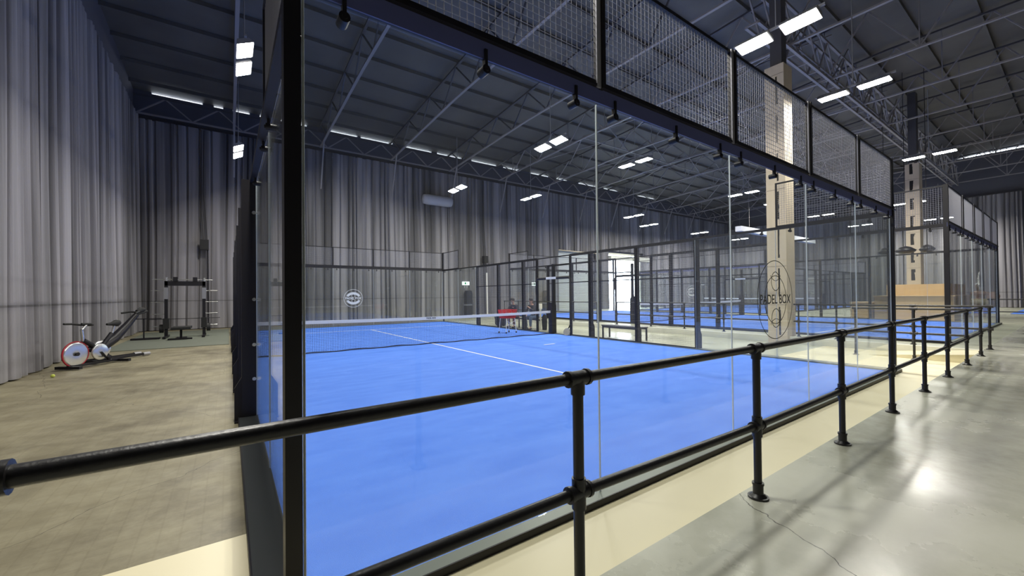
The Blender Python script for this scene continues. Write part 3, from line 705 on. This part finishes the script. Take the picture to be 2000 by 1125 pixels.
MB().box(1.7, 6.0, 0.35, 2.65, 1.14, 1.7).build('upper_tier', 'wood2', c)
tag(MB().box(26.1, 27.4, 4.12, 5.0, PZ, PZ+0.78).box(26.06, 27.44, 4.08, 5.04, PZ+0.78, PZ+0.82).build('low_cabinet', 'wood2'), 'low wooden cabinet at the left end of the stepped counter', 'cabinet')
for k, (y, r) in enumerate([(4.35, 0.3), (3.55, 0.42), (2.75, 0.3)]):
    p = empty('pendant_lamp', ['dark pendant lamp hanging left of the farther column', 'wide dark pendant lamp hanging in front of the farther column', 'dark pendant lamp hanging right of the farther column'][k], 'lamp', (28.0, y-0.35, 3.6), 0, 'dark pendant lamps over the counter')
    MB().lathe((0, 0, 0), [(0.02, 0.28), (r*0.5, 0.22), (r, 0.06), (r*0.9, -0.02), (r*0.5, -0.10)], 18).build('lamp_shade', 'black', p)
    MB().tube((0, 0, 0.25), (0, 0, 9.25), 0.012, n=6).build('cable', 'black', p)

# pointed statue-like figure and painted boards beyond the second court
s = empty('pointed_figure', 'pale rounded figure with tall silver pointed top beyond the second court', 'figure', (31.6, 1.05, PZ))
MB().lathe((0, 0, 0), [(0.20, 0), (0.28, 0.25), (0.26, 0.55), (0.18, 0.62)], 18).build('foot', 'peach', s)
MB().lathe((0, 0, 0.6), [(0.20, 0), (0.36, 0.1), (0.40, 0.22), (0.28, 0.33)], 18).build('belly', 'cream', s)
MB().lathe((0, 0, 0.92), [(0.14, 0), (0.17, 0.18), (0.34, 0.24), (0.33, 0.34), (0.12, 0.42)], 18).build('collar', 'peach', s)
MB().ball((0.05, -0.45, 1.05), 0.24).build('round_arm', 'peach', s)
MB().lathe((0, 0, 1.33), [(0.13, 0), (0.14, 0.15), (0.16, 0.24), (0.10, 0.55), (0.015, 1.0)], 16).build('pointed_hat', 'chrome', s)
b = empty('painted_board', 'small board painted orange, white and blue beside the pointed figure', 'board', (31.9, 1.4, PZ))
MB().box(0, 0.05, 0, 0.75, 0.80, 1.08).build('orange_band', 'orange', b); MB().box(0, 0.05, 0, 0.75, 0.66, 0.80).build('white_band', 'tape', b); MB().box(0, 0.05, 0, 0.75, 0.0, 0.66).build('blue_band', 'blue', b)

# ================================================================== THINGS ON THE BACK WALL
d_ = MB(); d_.lathe((10.1, 23.15, 7.95), [(0.05, 0), (0.30, 0.04), (0.34, 0.3), (0.34, 1.8), (0.30, 2.04), (0.05, 2.08)], 18, 0)
tag(d_.build('fabric_duct', 'acw'), 'short pale grey duct hung high on the back curtain', 'duct')
def speaker(x, y, z, label, cable_to, pipe=False):
    t = empty('wall_speaker', label, 'speaker', (x, y, z), 0, 'black speakers on the back curtain')
    MB().box(-0.17, 0.17, -0.3, 0, -0.25, 0.25).build('cabinet', 'black', t)
    MB().box(-0.14, 0.14, -0.31, -0.3, -0.22, 0.22).build('grille', 'rubber', t)
    MB().path([(0.1, -0.05, 0.25), (0.06, -0.03, 1.2), (-0.05, -0.03, 2.6), (-0.02, -0.02, cable_to-z)], 0.018, 6).path([(-0.05, -0.05, 0.25), (-0.12, -0.03, 1.6), (-0.1, -0.02, cable_to-z)], 0.014, 6).build('cable', 'black', t)
    MB().tube((0.13, -0.03, -0.25), (0.15, -0.03, -z+0.1 if not pipe else -1.0), 0.03, n=8).build('pole', 'black', t)
    return t
speaker(-1.26, 23.35, 4.18, 'black speaker with hanging cables left of the nearest court', 9.9)
speaker(14.85, 23.35, 4.15, 'black speaker on the back curtain above a thin white pipe', 9.9, True)
tag(MB().tube((15.03, 23.25, 0.02), (15.0, 23.25, 3.2), 0.05, n=10).build('wall_pipe', 'tape'), 'thin white upright pipe below the right speaker', 'pipe')
def exit_sign(x, z, label):
    t = empty('exit_sign', label, 'exit sign', (x, 23.47, z), 0, 'lit exit signs')
    MB().box(-0.27, 0.27, 0, 0.06, -0.12, 0.12).build('light_box', 'sign', t)
    MB().box(-0.11, 0.02, -0.003, 0, -0.08, 0.08).box(0.06, 0.17, -0.003, 0, -0.02, 0.02).build('pictogram', 'green', t)
    MB().tube((-0.1, 0.03, -0.12), (-0.1, 0.03, -0.34), 0.008, n=6).tube((0.1, 0.03, -0.12), (0.1, 0.03, -0.34), 0.008, n=6).build('hanger', 'tape', t)
exit_sign(13.41, 2.42, 'lit exit sign above the left dark cabinet'); exit_sign(19.6, 2.42, 'lit exit sign left of the roller shutter')
for k, x in enumerate((13.4, 20.45)):
    c = empty('tall_cabinet', ['tall dark round-topped unit below the left exit sign', 'tall dark round-topped unit left of the roller shutter'][k], 'cabinet', (x, 23.15, 0.0), 0, 'dark round-topped cabinets')
    MB().box(-0.24, 0.24, -0.2, 0.2, 0, 0.85).build('lower_unit', 'black', c)
    MB().box(-0.23, 0.23, -0.12, 0.2, 0.85, 0.95).build('shelf', 'haus', c)
    MB().prism([(-0.23, 0.95), (0.23, 0.95), (0.23, 1.72), (0.15, 1.9), (-0.15, 1.9), (-0.23, 1.72)], -0.2, 0.2, 'y').build('upper_unit', 'black', c)
bn = empty('banner', 'dark upright banner with white sideways letters near the right wall', 'banner', (49.3, 14.5, PZ), 0)
MB().box(0, 0.04, -0.36, 0.36, 0.25, 2.9).build('cloth_panel', 'acw', bn); MB().box(-0.01, 0.0, -0.36, 0.36, 2.5, 2.9).build('white_block', 'tape', bn)
text_mesh('TAU', 0.55, 'lettering', 'tape', bn, (-0.012, 0.0, 1.2), (PI/2, PI/2, -PI/2), 0.002, 0.01)
MB().box(-0.2, 0.25, -0.03, 0.03, 0, 0.03).box(0.0, 0.04, -0.02, 0.02, 0.0, 0.3).build('stand', 'black', bn)
ad = MB().box(27.0, 39.5, 10.9, 11.3, 5.62, 5.95).build('air_duct', 'acw')
for x_ in (28.5, 33.2, 38.0): MB().tube((x_, 11.1, 5.95), (x_, 11.1, 12.32), 0.012, n=6).build('hanger', 'steel', ad)
tag(ad, 'long pale rectangular duct hanging over the third court', 'duct')

# ================================================================== GYM CORNER
tag(MB().box(-3.3, -0.28, 14.4, 22.4, 0.0, 0.02).build('rubber_mat', 'mat'), 'grey green rubber floor mat below the weight machine', 'mat')
r = empty('cable_machine', 'black weight machine with top beam and side pegs on the rubber mat', 'gym machine', (-1.68, 18.6, 0.02))
for s in (-1, 1):
    MB().box(s*0.58-0.05, s*0.58+0.05, -0.06, 0.06, 0.03, 2.2).build('upright', 'black', r)
    MB().box(s*0.58-0.06, s*0.58+0.06, -0.1, 0.1, 1.5, 1.95).build('side_panel', 'haus', r)
    MB().bar((s*0.58, -0.7, 0.04), (s*0.58, 0.7, 0.04), 0.09, 0.07).build('base_bar', 'black', r)
    MB().box(s*0.58-0.09, s*0.58+0.09, -0.12, 0.1, 0.35, 0.75).build('weight_stack', 'rubber', r)
    MB().tube((s*0.58, -0.02, 2.2), (s*0.58, -0.02, 2.34), 0.05, n=12).build('pulley', 'chrome', r)
    for z in (0.45, 0.92, 1.38, 1.83):
        MB().tube((s*0.62, 0, z), (s*1.02, 0, z), 0.014, n=8).build('peg', 'chrome', r)
    MB().tube((s*0.78, 0.05, 0.36), (s*0.66, 0.05, 0.36), 0.16, n=20).build('weight_plate', 'rubber', r)
MB().box(-0.62, 0.62, -0.06, 0.06, 2.02, 2.2).build('top_beam', 'black', r)
MB().tube((-0.98, 0, 2.26), (0.86, 0, 2.26), 0.018, n=8).build('pull_up_bar', 'chrome', r)
for s in (-1, 1): MB().box(s*0.3-0.07, s*0.3+0.07, -0.08, 0.08, 2.2, 2.36).build('bracket', 'black', r)
MB().tube((-1.1, 0.1, 0.72), (1.1, 0.1, 0.72), 0.012, n=8).build('barbell', 'black', r)
b = empty('weight_bench', 'low black exercise bench in front of the weight machine', 'bench', (-1.75, 17.7, 0.02))
MB().box(-0.25, 0.3, -0.5, 0.5, 0.38, 0.46).build('seat_pad', 'rubber', b); MB().bar((0, -0.4, 0.03), (0, 0.4, 0.03), 0.3, 0.05).bar((0, 0, 0.03), (0, 0, 0.4), 0.07).bar((-0.35, -0.35, 0.03), (0.35, -0.35, 0.03), 0.06).build('base', 'black', b)
k_ = empty('storage_bench', 'low dark rack at the left edge of the rubber mat', 'rack', (-2.85, 18.2, 0.02))
MB().box(-0.35, 0.45, -0.15, 0.15, 0.0, 0.06).box(-0.02, 0.02, -0.02, 0.02, 0.06, 0.78).box(-0.3, 0.5, -0.02, 0.02, 0.76, 0.79).build('stand', 'black', k_)

def spin_bike(loc, rz, label, rim, sc=1.0, lean=1.0):
    """front wheel at -x, seat towards +x"""
    t = empty('spin_bike', label, 'exercise bike', loc, rz, 'exercise bikes by the left curtain'); t.scale = (sc, sc, sc)
    w = MB().lathe((-0.46, 0, 0.33), [(0.03, -0.022), (0.05, -0.024), (0.235, -0.024), (0.25, -0.022), (0.262, -0.012), (0.262, 0.012), (0.25, 0.022), (0.235, 0.024), (0.05, 0.024), (0.03, 0.022)], 40, 1).build('flywheel', 'chrome', t)
    R = MB(); n = 40; pts = [(-0.46+0.272*math.cos(2*PI*i/n), 0, 0.33+0.272*math.sin(2*PI*i/n)) for i in range(n+1)]
    R.path(pts, 0.016, 8).build('wheel_rim', rim, w)
    MB().tube((-0.46, -0.06, 0.33), (-0.46, 0.06, 0.33), 0.04, n=14).build('wheel_hub', 'black', w)
    MB().lathe((0.02, -0.06, 0.32), [(0.03, -0.02), (0.04, -0.021), (0.175, -0.021), (0.185, -0.018), (0.19, 0), (0.185, 0.018), (0.175, 0.021), (0.04, 0.021), (0.03, 0.02)], 32, 1).build('crank_guard', 'chrome', t)
    MB().path([(-0.46, 0.05, 0.34), (-0.2, 0.05, 0.42), (0.02, 0.0, 0.34), (0.25, 0, 0.2), (0.3, 0, 0.1)], [0.03, 0.05, 0.07, 0.05, 0.04], 10).path([(-0.30, 0, 0.62), (-0.12, 0, 0.5), (0.02, 0, 0.34)], 0.05, 10).path([(0.05, 0, 0.34), (0.22, 0, 0.55), (0.36, 0, 0.72)], 0.045, 10).build('frame', 'black', t)
    MB().path([(-0.30, 0, 0.6), (-0.33, 0, 0.86)], 0.03, 10).path([(-0.33, 0, 0.86), (-0.22, 0, 0.95)], 0.025, 8).build('handlebar_stem', 'chrome', t)
    MB().path([(-0.52, -0.19, 1.0), (-0.34, -0.2, 0.99), (-0.22, -0.13, 0.96), (-0.2, 0, 0.95), (-0.22, 0.13, 0.96), (-0.34, 0.2, 0.99), (-0.52, 0.19, 1.0)], 0.022, 8).build('handlebar', 'rubber', t)
    MB().path([(0.36, 0, 0.7), (0.42, 0, 0.9)], 0.024, 8).build('seat_post', 'chrome', t)
    MB().path([(0.24, 0, 0.94), (0.36, 0, 0.945), (0.48, 0, 0.955), (0.54, 0, 0.97)], [0.025, 0.045, 0.085, 0.06], 12).build('saddle', 'rubber', t)
    MB().bar((-0.62, 0, 0.07), (0.55, 0, 0.07), 0.06, 0.05).bar((-0.6, -0.26, 0.05), (-0.6, 0.26, 0.05), 0.07, 0.06).bar((0.52, -0.28, 0.05), (0.52, 0.28, 0.05), 0.07, 0.06).bar((-0.46, 0.05, 0.34), (-0.5, 0.05, 0.08), 0.04).bar((0.3, 0, 0.1), (0.3, 0, 0.2), 0.05).build('base', 'black', t)
    MB().path([(0.02, -0.09, 0.32), (0.1, -0.11, 0.2)], 0.018, 8).box(0.06, 0.16, -0.2, -0.11, 0.18, 0.205).build('pedal', 'black', t)
    MB().path([(0.02, 0.09, 0.32), (-0.06, 0.11, 0.44)], 0.018, 8).box(-0.11, -0.01, 0.11, 0.2, 0.43, 0.455).build('pedal', 'black', t)
    return t
spin_bike((-2.79, 11.25, 0), math.radians(56), 'exercise bike with a red-rimmed silver flywheel by the left curtain', 'darkred')
g = empty('climbing_trainer', 'exercise bike behind the red-rimmed one, with a long raised black arm', 'exercise bike', (-2.72, 12.1, 0), math.radians(50), 'exercise bikes by the left curtain')
MB().path([(-0.25, 0, 0.32), (0.12, 0, 0.55), (0.42, 0, 0.85), (0.66, 0, 1.12)], [0.12, 0.11, 0.085, 0.06], 12).build('main_arm', 'black', g)
MB().path([(-0.0, 0.09, 0.36), (0.35, 0.09, 0.66), (0.62, 0.08, 0.98)], 0.035, 8).build('side_strut', 'haus', g)
w = MB().lathe((-0.18, 0, 0.32), [(0.04, -0.02), (0.05, -0.022), (0.19, -0.022), (0.205, -0.018), (0.21, 0), (0.205, 0.018), (0.19, 0.022), (0.05, 0.022), (0.04, 0.02)], 32, 1).build('flywheel', 'chrome', g)
MB().path([(0.45, -0.2, 1.17), (0.62, -0.12, 1.2), (0.70, 0, 1.18), (0.62, 0.12, 1.2), (0.45, 0.2, 1.17)], 0.024, 8).path([(0.62, 0, 1.12), (0.95, 0, 1.2)], 0.035, 8).build('handlebar', 'rubber', g)
MB().path([(0.68, 0, 1.2), (0.78, 0, 1.25), (0.88, 0, 1.25)], [0.05, 0.07, 0.04], 10).build('saddle', 'rubber', g)
MB().bar((-0.5, -0.12, 0.06), (0.72, -0.12, 0.06), 0.06).bar((-0.5, 0.14, 0.06), (0.72, 0.14, 0.06), 0.06).bar((-0.2, 0, 0.06), (-0.2, 0, 0.3), 0.12).bar((-0.5, -0.28, 0.05), (-0.5, 0.28, 0.05), 0.07, 0.06).build('base', 'black', g)
for s in (-0.12, 0.14): MB().tube((0.72, s, 0.06), (0.9, s, 0.06), 0.045, n=12).build('end_foot', 'haus', g)
tag(MB().ball((-3.12, 9.75, 0.035), 0.033).build('padel_ball', 'ball'), 'yellow ball lying on the floor at the foot of the left curtain', 'ball')

# ================================================================== SIDE AISLE: PEOPLE, CART, BENCH
c = empty('ball_cart', 'ball basket cart with red basket on white legs beside the net', 'ball cart', (8.86, 11.45, 0.024), math.radians(8), None)
for sx in (-1, 1):
    for sy in (-1, 1):
        l = MB().tube((sx*0.27, sy*0.22, 0.07), (sx*0.22, sy*0.18, 0.62), 0.013, n=8).build('leg', 'tape', c)
        MB().ball((sx*0.27, sy*0.22, 0.035), 0.034, 8).build('wheel', 'rubber', l)
bk = MB(); 
for z in (0.62, 0.70, 0.78, 0.86, 0.93):
    k = 0.24+0.05*(z-0.62)/0.3
    bk.bar((-k, -k*0.85, z), (k, -k*0.85, z), 0.02).bar((-k, k*0.85, z), (k, k*0.85, z), 0.02).bar((-k, -k*0.85, z), (-k, k*0.85, z), 0.02).bar((k, -k*0.85, z), (k, k*0.85, z), 0.02)
bk.box(-0.24, 0.24, -0.205, 0.205, 0.60, 0.62)
for i in range(9):
    u = -0.24+0.06*i
    for s in (-1, 1):
        bk.bar((u, s*0.205, 0.62), (u*1.2, s*0.245, 0.93), 0.014); bk.bar((s*0.24, u*0.85, 0.62), (s*0.29, u*1.02, 0.93), 0.014)
bk.box(-0.235, 0.235, -0.2, 0.2, 0.62, 0.74)
bk.build('basket', 'red', c)
MB().bar((-0.25, -0.2, 0.3), (0.25, -0.2, 0.5), 0.012).bar((0.25, -0.2, 0.3), (-0.25, -0.2, 0.5), 0.012).build('cross_brace', 'tape', c)

b = empty('slatted_bench', 'low dark bench in the aisle behind the side mesh', 'bench', (10.75, 7.1, 0.003))
MB().box(-0.2, 0.2, -0.85, 0.85, 0.42, 0.455).build('seat_top', 'darksteel', b)
for sx in (-1, 1):
    for sy in (-1, 1): MB().box(sx*0.17-0.022, sx*0.17+0.022, sy*0.80-0.022, sy*0.80+0.022, 0, 0.42).build('leg', 'black', b)
MB().bar((-0.17, -0.8, 0.39), (-0.17, 0.8, 0.39), 0.03, 0.05).bar((0.17, -0.8, 0.39), (0.17, 0.8, 0.39), 0.03, 0.05).build('apron', 'black', b)
b = empty('bench', 'dark bench carrying the two seated people', 'bench', (11.0, 13.4, 0.003))
MB().box(-0.2, 0.22, -1.5, 1.45, 0.41, 0.45).build('seat_top', 'black', b)
for sx in (-1, 1):
    for sy in (-1.4, 0, 1.35): MB().box(sx*0.17-0.022, sx*0.17+0.022, sy-0.022, sy+0.022, 0, 0.41).build('leg', 'black', b)

def skin(verts, edges, radii, sub=2):
    me = bpy.data.meshes.new('sk'); me.from_pydata(verts, edges, [])
    o = bpy.data.objects.new('sk', me); COL.objects.link(o)
    o.modifiers.new('s', 'SKIN'); 
    for i, r in enumerate(radii): me.skin_vertices[0].data[i].radius = (r, r) if not isinstance(r, tuple) else r
    me.skin_vertices[0].data[0].use_root = True
    o.modifiers['s'].use_smooth_shade = True
    ss = o.modifiers.new('u', 'SUBSURF'); ss.levels = sub; ss.render_levels = sub
    bpy.context.view_layer.update()
    m2 = bpy.data.meshes.new_from_object(o.evaluated_get(bpy.context.evaluated_depsgraph_get()))
    bpy.data.objects.remove(o); return m2
def skobj(name, data, m, parent, sub=2):
    v, e, r = data; me = skin(v, e, r, sub); me.name = name; me.materials.clear(); me.materials.append(M[m])
    o = bpy.data.objects.new(name, me); COL.objects.link(o); o.parent = parent
    for p in me.polygons: p.use_smooth = True
    return o
def seated(loc, rz, label, top, legs, hair, lean=0.12, arm=0, shoe='rubber'):
    """sits facing -y (local); pelvis at origin height 0.53"""
    t = empty('person', label, 'person', loc, rz, None)
    H = 0.55
    L = lean
    hip = (0, 0, H); wa = (0, -0.02-L*0.3, H+0.22); ch = (0, -0.02-L, H+0.42); nk = (0, -0.04-L*1.3, H+0.58); hb = (0, -0.06-L*1.45, H+0.66)
    hd = (0, -0.075-L*1.5, H+0.735); ht = (0, -0.07-L*1.5, H+0.83)
    def arm_pts(s):
        sh = (s*0.175, -0.03-L*1.1, H+0.50); el = (s*0.25, -0.14-L*1.2, H+0.24); wr = (s*0.12, -0.42, H+0.14)
        if arm and s == 1: el = (s*0.26, -0.28-L, H+0.28); wr = (s*0.07, -0.40, H+0.42)
        return sh, el, wr
    V = [hip, wa, ch, nk, hb, hd, ht]; R = [0.13, 0.115, 0.12, 0.05, 0.062, 0.09, 0.07]; E = [(0,1),(1,2),(2,3),(3,4),(4,5),(5,6)]
    for s in (-1, 1):
        sh, el, wr = arm_pts(s); b = len(V); V += [sh, el, wr]; R += [0.055, 0.042, 0.028]; E += [(2, b), (b, b+1), (b+1, b+2)]
        # hand: palm and five fingers
        w = Vector(wr); d = (w-Vector(el)).normalized(); side = Vector((0, 0, 1)).cross(d).normalized() if abs(d.z) < 0.9 else Vector((1, 0, 0))
        pm = w+d*0.06; V.append(tuple(pm)); R.append(0.03); E.append((b+2, b+3)); pb = b+3
        for q, (off, ln) in enumerate(((-0.03, 0.060), (-0.010, 0.075), (0.010, 0.078), (0.030, 0.070))):
            a1 = pm+side*off+d*0.035; a2 = a1+d*ln*0.5+Vector((0, 0, -0.012)); a3 = a2+d*ln*0.4+Vector((0, 0, -0.03))
            k = len(V); V += [tuple(a1), tuple(a2), tuple(a3)]; R += [0.0095, 0.009, 0.0075]; E += [(pb, k), (k, k+1), (k+1, k+2)]
        th = pm-side*s*0.035-d*0.02; th2 = th-side*s*0.02+d*0.035; k = len(V); V += [tuple(th), tuple(th2)]; R += [0.011, 0.009]; E += [(pb, k), (k, k+1)]
        hp = (s*0.10, -0.03, H-0.01); kn = (s*0.15, -0.45, H+0.0); an = (s*0.15, -0.40-0.05*s, 0.09); to = (s*0.17, -0.58-0.05*s, 0.045)
        b = len(V); V += [hp, kn, an, to]; R += [0.085, 0.062, 0.04, 0.035]; E += [(0, b), (b, b+1), (b+1, b+2), (b+2, b+3)]
    body = skobj('body', (V, E, R), 'skin', t)
    # face
    fc = MB(); hx, hy, hz = hd
    fc.path([(0, hy-0.085, hz+0.03), (0, hy-0.108, hz-0.005), (0, hy-0.088, hz-0.012)], [0.009, 0.014, 0.008], 8)
    for s in (-1, 1):
        fc.ball((s*0.034, hy-0.078, hz+0.018), 0.012, 6, 1); fc.ball((s*0.088, hy+0.005, hz+0.0), 0.022, 6, 0, (0.4, 1, 1.3))
    fc.path([(-0.022, hy-0.082, hz-0.045), (0, hy-0.09, hz-0.047), (0.022, hy-0.082, hz-0.045)], 0.006, 6, 2)
    fc.build('face', ['skin', 'hair', 'maroon'], body)
    hv = MB(); n = 14
    hv.lathe((0, hy+0.018, hz+0.02), [(0.098, -0.02), (0.105, 0.03), (0.095, 0.08), (0.065, 0.115), (0.02, 0.13)], 20)
    if hair == 'long': hv.path([(0, hy+0.06, hz+0.05), (0, hy+0.10, hz-0.05), (0, hy+0.11, hz-0.18)], [0.07, 0.075, 0.05], 10)
    hv.build('hair', 'hair', t)
    # jacket
    V = [(0, 0, H-0.02), wa, ch, (0, -0.04-L*1.2, H+0.53)]; R = [0.145, 0.13, 0.138, 0.075]; E = [(0,1),(1,2),(2,3)]
    for s in (-1, 1):
        sh, el, wr = arm_pts(s); b = len(V); V += [sh, el, tuple(Vector(el).lerp(Vector(wr), 0.85))]; R += [0.068, 0.055, 0.042]; E += [(2, b), (b, b+1), (b+1, b+2)]
    skobj('jacket', (V, E, R), top, t)
    V = [(0, 0.0, H-0.03)]; R = [0.14]; E = []
    for s in (-1, 1):
        hp = (s*0.10, -0.03, H-0.01); kn = (s*0.15, -0.45, H+0.0); an = (s*0.15, -0.405-0.05*s, 0.13)
        b = len(V); V += [hp, kn, an]; R += [0.10, 0.078, 0.058]; E += [(0, b), (b, b+1), (b+1, b+2)]
    skobj('trousers', (V, E, R), legs, t)
    for s in (-1, 1):
        MB().path([(s*0.148, -0.36-0.05*s, 0.05), (s*0.15, -0.42-0.05*s, 0.06), (s*0.16, -0.52-0.05*s, 0.045), (s*0.172, -0.62-0.05*s, 0.035)], [0.042, 0.052, 0.045, 0.03], 10).build('shoe', shoe, t)
    return t
seated((11.0, 13.95, 0.0), math.radians(-62), 'person in dark jacket and maroon trousers seated behind the ball cart', 'cloth', 'maroon', 'short', 0.14)
seated((10.98, 12.45, 0.0), math.radians(-75), 'person in black top and jeans seated nearest to the net post', 'cloth', 'jeans', 'long', 0.10, 1)
b = empty('sports_bag', 'large dark sports bag standing left of the seated people', 'bag', (11.05, 15.35, 0.0))
MB().lathe((0, 0, 0), [(0.24, 0.0), (0.30, 0.1), (0.30, 0.38), (0.22, 0.58), (0.1, 0.64)], 16, scale=(0.8, 1.3, 1)).build('bag_body', 'cloth', b)
MB().path([(-0.22, -0.15, 0.3), (-0.3, -0.1, 0.5), (-0.12, 0, 0.66), (-0.3, 0.12, 0.5), (-0.22, 0.15, 0.3)], 0.018, 8).build('strap', 'cloth', b)
tag(MB().path([(10.92, 11.62, 0.02), (10.92, 11.62, 0.35), (10.9, 11.60, 0.58), (10.9, 11.6, 0.7)], [0.10, 0.12, 0.11, 0.05], 12).build('racket_bag', 'cloth'), 'upright black racket bag beside the person in jeans', 'bag')
tag(MB().box(10.86, 10.99, 11.86, 11.99, 0.92, 1.16).box(10.9, 10.96, 11.89, 11.96, 0.0, 0.92).build('towel_stand', 'towel'), 'cream towel on a low stand right of the person in jeans', 'towel')
tag(MB().path([(11.1, 11.4, 0.02), (11.12, 11.38, 0.3), (11.1, 11.4, 0.62)], [0.07, 0.09, 0.05], 10).build('jacket_bundle', 'tan'), 'tan jacket bundled on the floor next to the racket bag', 'jacket')
rk = empty('padel_racket', 'silver padel racket leaning at the foot of the entrance post', 'racket', (9.86, 9.12, 0.03), math.radians(30))
n = 24; R = MB(); vs = [(0.125*math.cos(2*PI*i/n), 0.14*math.sin(2*PI*i/n)+0.15) for i in range(n)]
R.prism([(a, b_) for a, b_ in vs], -0.018, 0.018, 'y').build('racket_head', 'chrome', rk)
MB().tube((0, 0, 0.28), (0, 0.0, 0.48), 0.02, n=10).build('handle', 'rubber', rk)
rk.rotation_euler = (math.radians(-12), math.radians(24), math.radians(-55))
